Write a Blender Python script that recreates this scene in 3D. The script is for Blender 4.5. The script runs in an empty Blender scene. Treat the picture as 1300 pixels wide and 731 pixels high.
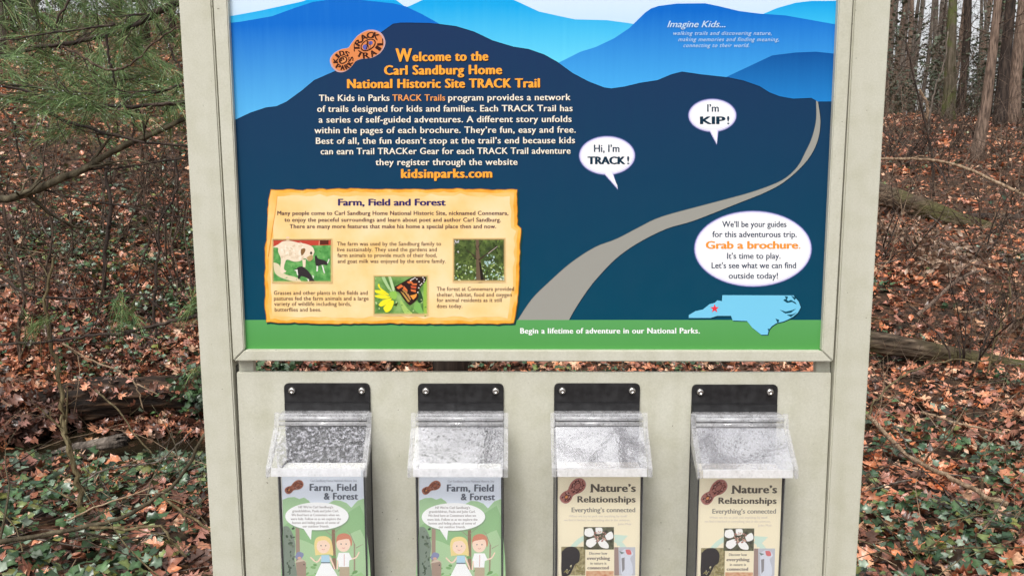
import bpy, bmesh, math, random
import numpy as np
from mathutils import Vector, Matrix, noise
from mathutils.geometry import tessellate_polygon
random.seed(7); rng = np.random.default_rng(7)
SC = bpy.context.scene; COL = SC.collection
R = math.radians

# ------------------------------------------------------------------ camera, sky, sun, exposure
PITCH = math.atan(1000 / 7319.0); CAM = Vector((0, -1.2, 1.5)); F = 1000.0
cd = bpy.data.cameras.new('camera'); cam = bpy.data.objects.new('camera', cd); COL.objects.link(cam)
cam.location = CAM; cam.rotation_euler = (math.pi / 2 - PITCH, 0, 0)
cd.sensor_width = 36; cd.lens = 36 * F / 1300; cd.clip_start = 0.05; cd.clip_end = 2000
SC.camera = cam
W = bpy.data.worlds.new('World'); SC.world = W; W.use_nodes = True
wn = W.node_tree.nodes; wl = W.node_tree.links
sky = wn.new('ShaderNodeTexSky'); sky.sky_type = 'NISHITA'; sky.sun_disc = False
SUN_EL, SUN_AZ = R(56), R(200)
sky.sun_elevation = SUN_EL; sky.sun_rotation = SUN_AZ; sky.dust_density = 4; sky.air_density = 1.0
hs = wn.new('ShaderNodeHueSaturation'); hs.inputs['Saturation'].default_value = 0.12
wl.new(sky.outputs[0], hs.inputs['Color']); wl.new(hs.outputs[0], wn['Background'].inputs[0])
wn['Background'].inputs[1].default_value = 0.15
sd = bpy.data.lights.new('sun', 'SUN'); sd.energy = 1.4; sd.angle = R(16); sd.color = (1.0, 0.96, 0.9)
so = bpy.data.objects.new('sun', sd); COL.objects.link(so)
sv = Vector((math.sin(SUN_AZ) * math.cos(SUN_EL), math.cos(SUN_AZ) * math.cos(SUN_EL), math.sin(SUN_EL)))
so.rotation_euler = sv.to_track_quat('Z', 'Y').to_euler()
SC.view_settings.view_transform = 'Standard'; SC.view_settings.look = 'None'
SC.view_settings.exposure = 0.55; SC.view_settings.gamma = 1
SC.cycles.max_bounces = 8; SC.cycles.transparent_max_bounces = 24

# ------------------------------------------------------------------ helpers
_s, _c = math.sin(PITCH), math.cos(PITCH)
def ray(u, v):
    x = (u - 650) / F; y = -(v - 365.5) / F
    return Vector((x, _c + y * _s, -_s + y * _c))
def at(u, v, Y):                       # the point of the plane y = Y that lies at (u, v) of the traced drawing
    d = ray(u, v); t = (Y - CAM.y) / d.y
    return CAM + d * t
def S(r, g, b, k=0.86):                # sRGB 0..255 of a surface -> base colour
    f = lambda c: (c / 255 / 12.92) if c / 255 <= 0.04045 else ((c / 255 + 0.055) / 1.055) ** 2.4
    return (f(r) * k, f(g) * k, f(b) * k, 1)

def new_mat(name, rough=0.6, spec=0.3):
    m = bpy.data.materials.new(name); m.use_nodes = True
    b = m.node_tree.nodes['Principled BSDF']
    b.inputs['Roughness'].default_value = rough; b.inputs['Specular IOR Level'].default_value = spec
    return m, m.node_tree.nodes, m.node_tree.links, b
def noise_tex(N, L, scale, detail=4, coord='Object', stretch=None):
    tc = N.new('ShaderNodeTexCoord'); n = N.new('ShaderNodeTexNoise')
    n.inputs['Scale'].default_value = scale; n.inputs['Detail'].default_value = detail
    src = tc.outputs[coord]
    if stretch:
        mp = N.new('ShaderNodeMapping'); mp.inputs['Scale'].default_value = stretch
        L.new(src, mp.inputs[0]); src = mp.outputs[0]
    L.new(src, n.inputs['Vector']); return n
def ramp(N, L, src, stops):
    r = N.new('ShaderNodeValToRGB'); e = r.color_ramp.elements
    while len(e) < len(stops): e.new(0.5)
    for k, (p, c) in zip(e, stops): k.position = p; k.color = c
    L.new(src, r.inputs[0]); return r
def bump(N, L, b, src, strength, dist=0.01):
    bp = N.new('ShaderNodeBump'); bp.inputs['Strength'].default_value = strength; bp.inputs['Distance'].default_value = dist
    L.new(src, bp.inputs['Height']); L.new(bp.outputs[0], b.inputs['Normal'])
def mottled(name, stops, scale, rough=0.7, spec=0.3, bump_s=0, bump_d=0.01, stretch=None, detail=5):
    m, N, L, b = new_mat(name, rough, spec)
    n = noise_tex(N, L, scale, detail, stretch=stretch)
    L.new(ramp(N, L, n.outputs[0], stops).outputs[0], b.inputs['Base Color'])
    if bump_s: bump(N, L, b, n.outputs[0], bump_s, bump_d)
    return m
_inks = {}
def ink(c, rough=0.38):                # flat printing ink
    if c not in _inks:
        m, N, L, b = new_mat('ink_%d_%d_%d' % c, .5, 0.10); b.inputs['Base Color'].default_value = S(*c); _inks[c] = m
    return _inks[c]
_grads = {}
def grad(c0, c1, r0, r1, x=650):       # printed gradient between two heights of the panel
    key = (c0, c1, r0, r1)
    if key in _grads: return _grads[key]
    m, N, L, b = new_mat('print_gradient', 0.45, 0.10)
    tc = N.new('ShaderNodeTexCoord'); sp = N.new('ShaderNodeSeparateXYZ'); mr = N.new('ShaderNodeMapRange')
    L.new(tc.outputs['Object'], sp.inputs[0]); L.new(sp.outputs[2], mr.inputs[0])
    mr.inputs[1].default_value = at(x, r0, 0).z; mr.inputs[2].default_value = at(x, r1, 0).z
    n = noise_tex(N, L, 60, 3, stretch=(3, 3, 0.15)); mx = N.new('ShaderNodeMath'); mx.operation = 'MULTIPLY_ADD'
    mx.inputs[1].default_value = 0.16; mx.inputs[2].default_value = -0.08; L.new(n.outputs[0], mx.inputs[0])
    ad = N.new('ShaderNodeMath'); L.new(mr.outputs[0], ad.inputs[0]); L.new(mx.outputs[0], ad.inputs[1])
    L.new(ramp(N, L, ad.outputs[0], [(0, S(*c0)), (1, S(*c1))]).outputs[0], b.inputs['Base Color'])
    n2 = noise_tex(N, L, 35, 4); L.new(ramp(N, L, n2.outputs[0], [(.35, (.3, .3, .3, 1)), (.7, (.5, .5, .5, 1))]).outputs[0], b.inputs['Roughness'])
    _grads[key] = m; return m

def link(name, mesh, parent=None, loc=None):
    o = bpy.data.objects.new(name, mesh); COL.objects.link(o)
    if parent: o.parent = parent
    if loc is not None: o.location = loc
    return o
def tag(o, label=None, cat=None, group=None, kind=None):
    if label: o['label'] = label
    if cat: o['category'] = cat
    if group: o['group'] = group
    if kind: o['kind'] = kind
    return o
def empty(name, loc=(0, 0, 0)):
    o = bpy.data.objects.new(name, None); COL.objects.link(o); o.location = loc; o.empty_display_size = 0.1; return o

class MB:                              # collects shapes, builds ONE mesh object
    def __init__(s): s.v = []; s.f = []; s.m = []; s.mats = []; s.sm = []
    def mi(s, mat):
        if mat not in s.mats: s.mats.append(mat)
        return s.mats.index(mat)
    def add(s, vs, fs, mat, smooth=False):
        o = len(s.v); s.v += [tuple(p) for p in vs]; k = s.mi(mat)
        for f in fs: s.f.append(tuple(i + o for i in f)); s.m.append(k); s.sm.append(smooth)
    def box(s, lo, hi, mat):
        (a, b, c), (d, e, f) = lo, hi
        s.add([(a, b, c), (d, b, c), (d, e, c), (a, e, c), (a, b, f), (d, b, f), (d, e, f), (a, e, f)],
              [(0, 3, 2, 1), (4, 5, 6, 7), (0, 1, 5, 4), (1, 2, 6, 5), (2, 3, 7, 6), (3, 0, 4, 7)], mat)
    def prism(s, poly, y0, y1, mat):   # polygon in x,z extruded along y
        n = len(poly)
        s.add([(x, y0, z) for x, z in poly] + [(x, y1, z) for x, z in poly],
              [tuple(range(n)), tuple(range(2 * n - 1, n - 1, -1))] + [(i, (i + 1) % n + 0, (i + 1) % n + n, i + n)[::-1] for i in range(n)], mat)
    def tube(s, pts, radii, mat, n=6, cap=True, rough=0.0):
        pts = [Vector(p) for p in pts]; vs = []; fs = []
        u = None
        for i, p in enumerate(pts):
            t = (pts[min(i + 1, len(pts) - 1)] - pts[max(i - 1, 0)]).normalized()
            if u is None: u = t.orthogonal().normalized()
            u = (u - t * u.dot(t))
            u = u.normalized() if u.length > 1e-6 else t.orthogonal().normalized()
            w = t.cross(u)
            for k in range(n):
                a = 2 * math.pi * k / n
                r = radii[i] * (1 + (random.uniform(-rough, rough) if rough else 0))
                vs.append(p + (u * math.cos(a) + w * math.sin(a)) * r)
        for i in range(len(pts) - 1):
            for k in range(n):
                a = i * n + k; b = i * n + (k + 1) % n
                fs.append((a, b, b + n, a + n))
        if cap:
            fs.append(tuple(range(n - 1, -1, -1))); fs.append(tuple(range(len(vs) - n, len(vs))))
        s.add(vs, fs, mat, True)
    def build(s, name, parent=None, loc=None, bevel=0):
        me = bpy.data.meshes.new(name); org = Vector(loc) if loc is not None else Vector()
        me.from_pydata([(x - org.x, y - org.y, z - org.z) for x, y, z in s.v] if loc is not None else s.v, [], s.f)
        for m in s.mats: me.materials.append(m)
        me.polygons.foreach_set('material_index', s.m); me.polygons.foreach_set('use_smooth', s.sm)
        if bevel:
            bm = bmesh.new(); bm.from_mesh(me); bmesh.ops.recalc_face_normals(bm, faces=bm.faces)
            es = [e for e in bm.edges if len(e.link_faces) == 2 and e.calc_face_angle() > 0.6]
            bmesh.ops.bevel(bm, geom=es, offset=bevel, segments=2, affect='EDGES', clamp_overlap=True)
            bm.to_mesh(me); bm.free()
        me.update()
        o = link(name, me)
        if parent: o.parent = parent
        if loc is not None: o.location = org - (parent.location if parent else Vector())
        elif parent: o.location = -Vector(parent.location)
        return o

def spline(pts, k=6):
    P = [Vector(p) for p in pts]; out = []
    for i in range(len(P) - 1):
        a, b, c, d = P[max(i - 1, 0)], P[i], P[i + 1], P[min(i + 2, len(P) - 1)]
        for j in range(k):
            t = j / k
            out.append(0.5 * ((2 * b) + (c - a) * t + (2 * a - 5 * b + 4 * c - d) * t * t + (3 * b - a - 3 * c + d) * t ** 3))
    out.append(P[-1]); return out

# ------------------------------------------------------------------ flat printed artwork
_txt = {}
def text_mesh(body, shear=0.0, space=1.0):
    key = (body, shear, space)
    if key in _txt: return _txt[key]
    c = bpy.data.curves.new('lettering', 'FONT'); c.body = body; c.size = 1; c.resolution_u = 3; c.shear = shear; c.space_character = space
    o = bpy.data.objects.new('lettering', c); COL.objects.link(o)
    dg = bpy.context.evaluated_depsgraph_get(); e = o.evaluated_get(dg); me = e.to_mesh()
    v = [(p.co.x, p.co.y) for p in me.vertices]; f = [tuple(p.vertices) for p in me.polygons]
    e.to_mesh_clear(); bpy.data.objects.remove(o); bpy.data.curves.remove(c)
    _txt[key] = (v, f); return v, f
CAPH = 0.70
class Art(MB):                         # drawing units = traced units of the flat print, laid on the plane y = Y
    def __init__(s, Y, step=1.2e-4): super().__init__(); s.Y = Y; s.step = step
    def pt(s, p, lay): return at(p[0], p[1], s.Y - lay * s.step)
    def poly(s, pts, mat, lay, smooth=0):
        if smooth: pts = [tuple(p)[:2] for p in spline([(a, b, 0) for a, b in pts] + [(*pts[0], 0)], smooth)][:-1]
        tr = tessellate_polygon([[Vector((a, b, 0)) for a, b in pts]])
        s.add([s.pt(p, lay) for p in pts], [tuple(t) for t in tr], mat)
    def ell(s, c, rx, ry, mat, lay, rot=0, n=40):
        cr, sr = math.cos(rot), math.sin(rot)
        s.poly([(c[0] + rx * math.cos(a) * cr - ry * math.sin(a) * sr, c[1] + rx * math.cos(a) * sr + ry * math.sin(a) * cr)
                for a in (2 * math.pi * i / n for i in range(n))], mat, lay)
    def line(s, pts, w, mat, lay, smooth=0):
        P = [Vector((a, b, 0)) for a, b in pts]
        if smooth: P = spline(P, smooth)
        w0, w1 = (w, w) if not isinstance(w, tuple) else w
        L = []; Rr = []
        for i, p in enumerate(P):
            t = (P[min(i + 1, len(P) - 1)] - P[max(i - 1, 0)]); n = Vector((-t.y, t.x, 0)).normalized()
            h = (w0 + (w1 - w0) * i / max(1, len(P) - 1)) / 2
            L.append(p + n * h); Rr.append(p - n * h)
        n = len(P); s.add([s.pt(p, lay) for p in L + Rr], [(i, i + 1, n + i + 1, n + i) for i in range(n - 1)], mat)
    def text(s, body, x0, x1, base, mat, lay, cap=None, bold=0.0, shear=0.0, tilt=0.0, rot=None, space=1.0):
        v, f = text_mesh(body, shear, space)
        a = min(p[0] for p in v); b = max(p[0] for p in v); sx = (x1 - x0 - bold) / (b - a)
        sy = (cap / CAPH) if cap else sx
        cr, sr = (math.cos(rot), math.sin(rot)) if rot else (1, 0)
        offs = [(0, 0)] if not bold else [(0, 0), (bold / 2, .12 * bold), (bold, 0), (bold / 2, -.12 * bold)]
        for i, (dx, dy) in enumerate(offs):
            P = []
            for p in v:
                X = (p[0] - a) * sx + dx; Y = -p[1] * sy + dy + tilt * X / (x1 - x0)
                P.append((x0 + X * cr - Y * sr, base + X * sr + Y * cr))
            s.add([s.pt(p, lay + i * 0.12) for p in P], f, mat)

# ------------------------------------------------------------------ sign materials
def painted_metal():
    m, N, L, b = new_mat('weathered_cream_paint', 0.42, 0.4)
    n = noise_tex(N, L, 5, 6, stretch=(3, 3, 0.5)); n2 = noise_tex(N, L, 28, 5); n3 = noise_tex(N, L, 160, 2)
    r1 = ramp(N, L, n.outputs[0], [(.3, (.505, .497, .408, 1)), (.5, (.53, .523, .44, 1)), (.72, (.555, .55, .472, 1))])
    r2 = ramp(N, L, n2.outputs[0], [(.30, (.66, .66, .5, 1)), (.55, (1, 1, 1, 1))])
    r3 = ramp(N, L, n3.outputs[0], [(.245, (.2, .17, .13, 1)), (.275, (1, 1, 1, 1))])
    mx = N.new('ShaderNodeMix'); mx.data_type = 'RGBA'; mx.blend_type = 'MULTIPLY'; mx.inputs[0].default_value = 0.24
    L.new(r1.outputs[0], mx.inputs[6]); L.new(r2.outputs[0], mx.inputs[7])
    n4 = noise_tex(N, L, 30, 6, stretch=(1, 1, .06)); r4 = ramp(N, L, n4.outputs[0], [(.34, (.74, .73, .64, 1)), (.52, (1, 1, 1, 1))])
    mx3 = N.new('ShaderNodeMix'); mx3.data_type = 'RGBA'; mx3.blend_type = 'MULTIPLY'; mx3.inputs[0].default_value = 0.2
    L.new(mx.outputs[2], mx3.inputs[6]); L.new(r4.outputs[0], mx3.inputs[7])
    n5 = noise_tex(N, L, 420, 2); r5 = ramp(N, L, n5.outputs[0], [(.3, (.9, .9, .88, 1)), (.7, (1.06, 1.06, 1.06, 1))])
    mx4 = N.new('ShaderNodeMix'); mx4.data_type = 'RGBA'; mx4.blend_type = 'MULTIPLY'; mx4.inputs[0].default_value = 0.7
    L.new(mx3.outputs[2], mx4.inputs[6]); L.new(r5.outputs[0], mx4.inputs[7])
    mx2 = N.new('ShaderNodeMix'); mx2.data_type = 'RGBA'; mx2.blend_type = 'MULTIPLY'; mx2.inputs[0].default_value = 0.8
    L.new(mx4.outputs[2], mx2.inputs[6]); L.new(r3.outputs[0], mx2.inputs[7])
    L.new(mx2.outputs[2], b.inputs['Base Color']); bump(N, L, b, n3.outputs[0], 0.08, 0.002); return m
M_PAINT = painted_metal()
M_GAP = mottled('painted_gap_shade', [(.3, (.05, .048, .04, 1)), (.7, (.1, .1, .085, 1))], 30)  # dark tone stands in for the shade inside the gaps
M_STEEL, _N, _L, _b = new_mat('steel_bolt', 0.28, 0.5); _b.inputs['Metallic'].default_value = 1; _b.inputs['Base Color'].default_value = (.62, .6, .57, 1)
M_BLACK = mottled('black_plastic', [(.35, (.012, .012, .013, 1)), (.75, (.03, .03, .032, 1))], 90, 0.35, 0.4, 0.1, 0.001)
def acrylic(name, frost, drops, gloss=0.0, tint=(.93, .93, .96, 1), fres=.5, lo=.4, hi=1.4, ns=70, p0=.32, p1=.66):
    m, N, L, b = new_mat(name)
    tr = N.new('ShaderNodeBsdfTransparent'); tr.inputs[0].default_value = (.985, .99, .99, 1)
    gl = N.new('ShaderNodeBsdfGlossy'); gl.inputs['Roughness'].default_value = 0.035
    df = N.new('ShaderNodeBsdfDiffuse'); df.inputs[0].default_value = tint
    tl = N.new('ShaderNodeBsdfTranslucent'); tl.inputs[0].default_value = tint
    dm = N.new('ShaderNodeMixShader'); dm.inputs[0].default_value = .45; L.new(df.outputs[0], dm.inputs[1]); L.new(tl.outputs[0], dm.inputs[2])
    fr = N.new('ShaderNodeFresnel'); fr.inputs[0].default_value = 1.45
    ad = N.new('ShaderNodeMath'); ad.operation = 'MULTIPLY_ADD'; ad.use_clamp = True; ad.inputs[1].default_value = fres; ad.inputs[2].default_value = gloss; L.new(fr.outputs[0], ad.inputs[0])
    m1 = N.new('ShaderNodeMixShader'); m2 = N.new('ShaderNodeMixShader')
    if frost > 0:
        tc = N.new('ShaderNodeTexCoord'); geo = N.new('ShaderNodeNewGeometry')
        n = N.new('ShaderNodeTexNoise'); n.inputs['Scale'].default_value = ns; n.inputs['Detail'].default_value = 8; n.inputs['Roughness'].default_value = .75; L.new(geo.outputs['Position'], n.inputs['Vector'])
        nd = N.new('ShaderNodeTexNoise'); nd.inputs['Scale'].default_value = 90; L.new(geo.outputs['Position'], nd.inputs['Vector'])
        mp = N.new('ShaderNodeMix'); mp.data_type = 'VECTOR'; mp.inputs[0].default_value = .006
        L.new(geo.outputs['Position'], mp.inputs[4]); L.new(nd.outputs['Color'], mp.inputs[5])
        vo = N.new('ShaderNodeTexVoronoi'); vo.inputs['Scale'].default_value = 230; L.new(mp.outputs[1], vo.inputs['Vector'])
        sp = N.new('ShaderNodeSeparateColor'); L.new(vo.outputs['Color'], sp.inputs[0])
        sz = N.new('ShaderNodeMath'); sz.operation = 'MULTIPLY_ADD'; sz.inputs[1].default_value = .5; sz.inputs[2].default_value = -.18; L.new(sp.outputs[0], sz.inputs[0])
        df_ = N.new('ShaderNodeMath'); df_.operation = 'SUBTRACT'; L.new(vo.outputs['Distance'], df_.inputs[0]); L.new(sz.outputs[0], df_.inputs[1])
        r = ramp(N, L, n.outputs[0], [(p0, (frost * lo,) * 3 + (1,)), (p1, (min(1, frost * hi),) * 3 + (1,))])
        k = 1 - drops
        rv = ramp(N, L, df_.outputs[0], [(.0, (min(1, k + .5 * drops),) * 3 + (1,)), (.04, (k,) * 3 + (1,)), (.12, (k,) * 3 + (1,)), (.2, (1, 1, 1, 1))])
        mu = N.new('ShaderNodeMath'); mu.operation = 'MULTIPLY'; L.new(r.outputs[0], mu.inputs[0]); L.new(rv.outputs[0], mu.inputs[1])
        L.new(mu.outputs[0], m2.inputs[0])
        gm = N.new('ShaderNodeMath'); gm.operation = 'MULTIPLY'; L.new(ad.outputs[0], gm.inputs[0]); L.new(rv.outputs[0], gm.inputs[1]); ad = gm
        bp = N.new('ShaderNodeBump'); bp.inputs['Strength'].default_value = .025 * drops; bp.inputs['Distance'].default_value = .001
        L.new(df_.outputs[0], bp.inputs['Height']); L.new(bp.outputs[0], gl.inputs['Normal'])
    else: m2.inputs[0].default_value = 0.02
    L.new(ad.outputs[0], m1.inputs[0]); L.new(tr.outputs[0], m1.inputs[1]); L.new(gl.outputs[0], m1.inputs[2])
    L.new(m1.outputs[0], m2.inputs[1]); L.new(dm.outputs[0], m2.inputs[2])
    L.new(m2.outputs[0], N['Material Output'].inputs[0]); return m
M_CLEAR = acrylic('clear_acrylic', 0, 0, fres=.3)
M_LIP = acrylic('frosted_lip', .62, .15, lo=.8, hi=1.2, tint=(.95, .95, .97, 1))
M_EDGE = acrylic('frosted_edge', .26, .4)
M_SIDE = acrylic('clear_side', .10, .3, fres=.3)
LIDS = [acrylic('wet_lid_dark', .30, .3, .0, lo=.06, hi=1.9, tint=(.85, .85, .92, 1), ns=190, p0=.47, p1=.68), acrylic('wet_lid_speckled', .14, .9, .12, lo=.1, hi=2.2, tint=(.88, .88, .94, 1), ns=40), acrylic('wet_lid_clouded', .20, .45, .36, lo=.75, hi=1.25, tint=(.9, .9, .97, 1)), acrylic('wet_lid_beaded', .22, .65, .36, lo=.75, hi=1.25, tint=(.9, .9, .97, 1))]

# ------------------------------------------------------------------ the sign
def slab(poly, y0, y1, mat):           # traced outline -> slab between y0 (front) and y1
    mb = MB(); mb.prism([(p.x, p.z) for p in (at(u, v, y0) for u, v in poly)], y0, y1, mat); return mb
def post_mb(ou, iu):                   # (top, bottom) traced x of outer and inner edges
    x0 = (at(ou[0], 0, 0).x + at(ou[1], 731, 0).x) / 2; x1 = (at(iu[0], 0, 0).x + at(iu[1], 731, 0).x) / 2
    zt = at(650, -92, 0).z; to = at(ou[0], 0, 0); bo = at(ou[1], 731, 0); ti = at(iu[0], 0, 0); bi = at(iu[1], 731, 0)
    def ext(t, b, z): k = (z - b.z) / (t.z - b.z); return b.x + (t.x - b.x) * k
    mb = MB(); q = [(ext(to, bo, -.2), -.2), (ext(ti, bi, -.2), -.2), (ext(ti, bi, zt), zt), (ext(to, bo, zt), zt)]
    mb.prism(q, 0.0, 0.055, M_PAINT); return mb
sign = tag(empty('trail_sign'), 'cream framed trail sign with blue mountain panel above a plain lower board', 'sign')
post_mb((226.6, 270), (268.6, 309)).build('post', sign, bevel=.002)
post_mb((1131.5, 1087), (1084.6, 1046.5)).build('post', sign, bevel=.002)
FR = -0.006
IL, IR = (288.5, 310), (1065, 1043.5)  # inner edges at rows 0 and 444
def lerp_edge(e, v, v1=444): return e[0] + (e[1] - e[0]) * v / v1
OL, OR = (270.3, 296), (1083.2, 1058)  # outer edges at rows 0 and 458
T = -88; TI = -70
fr = MB()
for q in ([(lerp_edge(OL, T, 458), T), (lerp_edge(IL, TI), TI), (310, 444), (296, 458)],
          [(lerp_edge(OR, T, 458), T), (lerp_edge(IR, TI), TI), (1043.5, 445), (1058, 459)],
          [(296.6, 458.3), (310.4, 444.3), (1043.2, 445.3), (1057.4, 459.3)],
          [(lerp_edge(OL, T, 458) + .7, T), (lerp_edge(IL, TI) + .5, TI + .2), (lerp_edge(IR, TI) - .5, TI + .2), (lerp_edge(OR, T, 458) - .7, T)]):
    fr.prism([(p.x, p.z) for p in (at(u, v, FR) for u, v in q)], FR, 0.03, M_PAINT)
fr.build('panel_frame', sign, bevel=.0016)
slab([(300.2, 472.5), (1055.6, 473), (1036, 900), (320, 900)], .006, .016, M_PAINT).build('mounting_board', sign, bevel=.001)
for q in ([(303, 456), (322, 456), (322, 476), (303, 476)], [(1036, 456), (1054, 456), (1054, 476), (1036, 476)]):
    slab(q, .017, .03, M_PAINT).build('mounting_tab', sign, bevel=.001)
for q in ([(296, 464), (303, 464), (323, 900), (308, 900)], [(1054, 464), (1059, 464), (1049, 900), (1033, 900)]):
    slab(q, .0175, .04, M_GAP).build('gap_shade_strip', sign)  # added dark strips between board and posts, gap shade put into their colour

# --- printed panel
NAVY = grad((24, 52, 92), (10, 72, 96), 40, 406)
P = Art(0.004)
PL = lambda v: lerp_edge(IL, v) - 3
PR = lambda v: lerp_edge(IR, v) + 3
SKY = grad((214, 234, 252), (190, 224, 250), 0, 60)
P.prism([(p.x, p.z) for p in (at(u, v, .0042) for u, v in [(PL(447), 447), (PR(447), 447), (PR(-76), -76), (PL(-76), -76)])], .0042, .012, SKY)
bot = [(PR(420), 420), (PL(420), 420)]
P.poly([(PL(20), 40), (PL(20), 22), (330, 14), (385, 2), (420, -14), (470, -20), (505, 2), (515, 9.5), (520, 8), (535, 1), (560, -10), (590, -14), (620, -10), (651.6, 0), (684, 15), (711, 21), (730, 25), (770, 26), (793, 29), (806, 31), (806, 100), (500, 100)], grad((16, 170, 238), (105, 218, 250), 5, 82), 2)
P.poly([(969, 18), (987, 10.5), (1010, 4), (1030, 1.6), (1066, 1.6), (1064, 40), (960, 40)], grad((20, 165, 235), (60, 195, 245), 2, 34), 2)
P.poly([(285.6, 30), (305, 28), (345, 21), (374, 10.5), (397, 3), (417, 0), (446, -1), (469, 1.5), (499, 4.6), (515, 8.5), (535, 18), (555, 29), (600, 60), (600, 175), (294, 175)], grad((2, 108, 208), (95, 190, 245), 30, 158), 3)
P.poly([(700, 120), (700, 85), (709, 80), (737, 66), (756.6, 60), (779.6, 49), (799, 36), (819, 16.4), (827, 11), (836, 8), (859, 5), (895, 4.6), (911.6, 8), (938, 14.4), (964, 17.7), (997, 20), (1023, 24.6), (1053, 30), (1066.2, 32), (1062, 140), (700, 140)], grad((0, 106, 206), (70, 172, 240), 12, 108), 3)
P.poly([(905, 110), (921, 98.5), (947.7, 86), (980.5, 70.6), (1010, 67), (1036, 66), (1064.5, 69), (1061, 140), (905, 140)], grad((8, 84, 160), (34, 132, 208), 66, 130), 4)
RID = [(294, 154.5), (296, 154), (318.5, 143.4), (338, 137), (351, 135.5), (364, 129.6), (384, 115), (399, 102.4), (417, 94.5), (430, 89), (446, 79), (469, 54), (482.6, 42.7), (499, 31), (508, 29.6), (519, 29.5), (545, 30), (556, 31), (579, 34), (602, 41), (625, 52), (651.6, 60), (671, 63), (691, 70), (707, 79), (727, 93.5), (747, 104), (766.5, 111.6), (776, 113), (793, 110.6), (812, 106), (835, 102.4), (852.5, 95), (866, 91.6), (889, 95), (925, 99), (944, 103), (964, 110), (977, 118), (990, 123), (1007, 126), (1030, 125), (1038, 129.6), (1061, 129.6)]
P.poly(RID + [(1048, 420), (306, 420)], NAVY, 5)
for rid, c, l in ((RID, (14, 34, 62), 5.3),): P.line(rid, .9, ink(c), l)
GREEN = grad((94, 166, 96), (84, 156, 80), 406, 444)
P.poly([(304, 406), (1049, 406), (1047, 447), (307, 447)], GREEN, 7)
panel = P.build('graphic_panel', sign)
tag(panel, 'glossy printed panel of layered blue mountains over a green strip')
A = Art(0.0040 - 6.4 * 1.2e-4)
up = [(657, 406.4), (674.7, 380), (696, 358.7), (724, 334), (754.7, 314), (783, 303), (812, 288), (840, 275), (894.7, 260), (925, 252), (960, 242), (993, 228.6), (1012, 212), (1023, 192), (1031, 174), (1036, 152), (1036, 128)]
lo = [(1039, 130), (1042, 154), (1039, 177), (1030, 197), (1016, 214), (995, 232), (971, 245), (936, 259), (881, 280.6), (846, 291), (810, 309), (783, 328), (760, 351.5), (746, 369), (731.5, 390.7), (722.7, 406.4)]
A.poly([tuple(p)[:2] for p in spline([(a, b, 0) for a, b in up], 4)] + [tuple(p)[:2] for p in spline([(a, b, 0) for a, b in lo], 4)], ink((158, 157, 150)), 0)
A.line(lo, 1.0, ink((18, 48, 66)), .3, 4); A.line(up, .5, ink((90, 100, 100)), .3, 4)
A.build('winding_path_print', panel)

ORANGE = ink((255, 172, 62)); CREAM = ink((246, 238, 222)); SHADOW = ink((10, 22, 40)); WHITE = ink((250, 250, 252))
A = Art(0.0040 - 8 * 1.2e-4)
for b, x0, x1, y, cap, tl in (("W", 502, 523, 78.5, 17, 0), ("elcome to the", 523.5, 620, 78, 12, -.8), ("Carl Sandburg Home", 487.5, 637.5, 95.2, 12, -.9), ("National Historic Site TRACK Trail", 440.5, 685.5, 112.2, 11.6, -1)):
    A.text(b, x0 + .8, x1 + .8, y + .9, SHADOW, 0, cap, 1.7, tilt=tl, space=1.1); A.text(b, x0, x1, y, ORANGE, 1, cap, 1.7, tilt=tl, space=1.1)
A.build('heading_lettering', panel)
A = Art(0.0040 - 8 * 1.2e-4)
A.text("kidsinparks.com", 509.6, 625.8, 226.7, SHADOW, 0, 11.5, 1.8, tilt=-.5, space=1.1); A.text("kidsinparks.com", 509, 625, 226, ORANGE, 1, 11.5, 1.8, tilt=-.5, space=1.1)
A.build('website_lettering', panel)
A = Art(0.0040 - 8 * 1.2e-4)
def body(b, x0, x1, y, tl=-.9, m=CREAM):
    A.text(b, x0 + .5, x1 + .5, y + .6, SHADOW, 0, 8.2, .5, tilt=tl, space=1.06); A.text(b, x0, x1, y, m, 1, 8.2, .5, tilt=tl, space=1.06)
body("The Kids in Parks", 404.8, 494.5, 128.6, -.3); body("TRACK Trails", 498, 565.2, 128.3, -.2, ink((240, 160, 92))); body("program provides a network", 569, 724.4, 128, -.6)
body("of trails designed for kids and families. Each TRACK Trail has", 402.5, 727, 142.3)
body("a series of self-guided adventures. A different story unfolds", 404.5, 725.8, 156)
body("within the pages of each brochure. They’re fun, easy and free.", 399, 731, 169.5)
body("Best of all, the fun doesn’t stop at the trail’s end because kids", 401, 730, 182.9)
body("can earn Trail TRACKer Gear for each TRACK Trail adventure", 407, 724.4, 196.2)
body("they register through the website", 476.6, 657, 209.9, -.4)
A.build('body_lettering', panel)
A = Art(0.0040 - 8 * 1.2e-4)
PALE = ink((196, 224, 246))
A.text("Imagine Kids...", 847, 921, 35, PALE, 0, 8.4, .3, .35)
A.text("walking trails and discovering nature,", 855, 979.5, 44.8, PALE, 0, 5, 0, .35, space=1.12)
A.text("making memories and finding meaning,", 861, 989, 52.7, PALE, 0, 5, 0, .35, space=1.12)
A.text("connecting to their world.", 867.6, 951, 60.3, PALE, 0, 5, 0, .35, space=1.12)
A.build('motto_lettering', panel)
A = Art(0.0040 - 8 * 1.2e-4)
A.text("Begin a lifetime of adventure in our National Parks.", 660.4, 888.6, 423.2, WHITE, 0, 7, .7, tilt=-.2, space=1.08)
A.build('bottom_lettering', panel)

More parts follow.
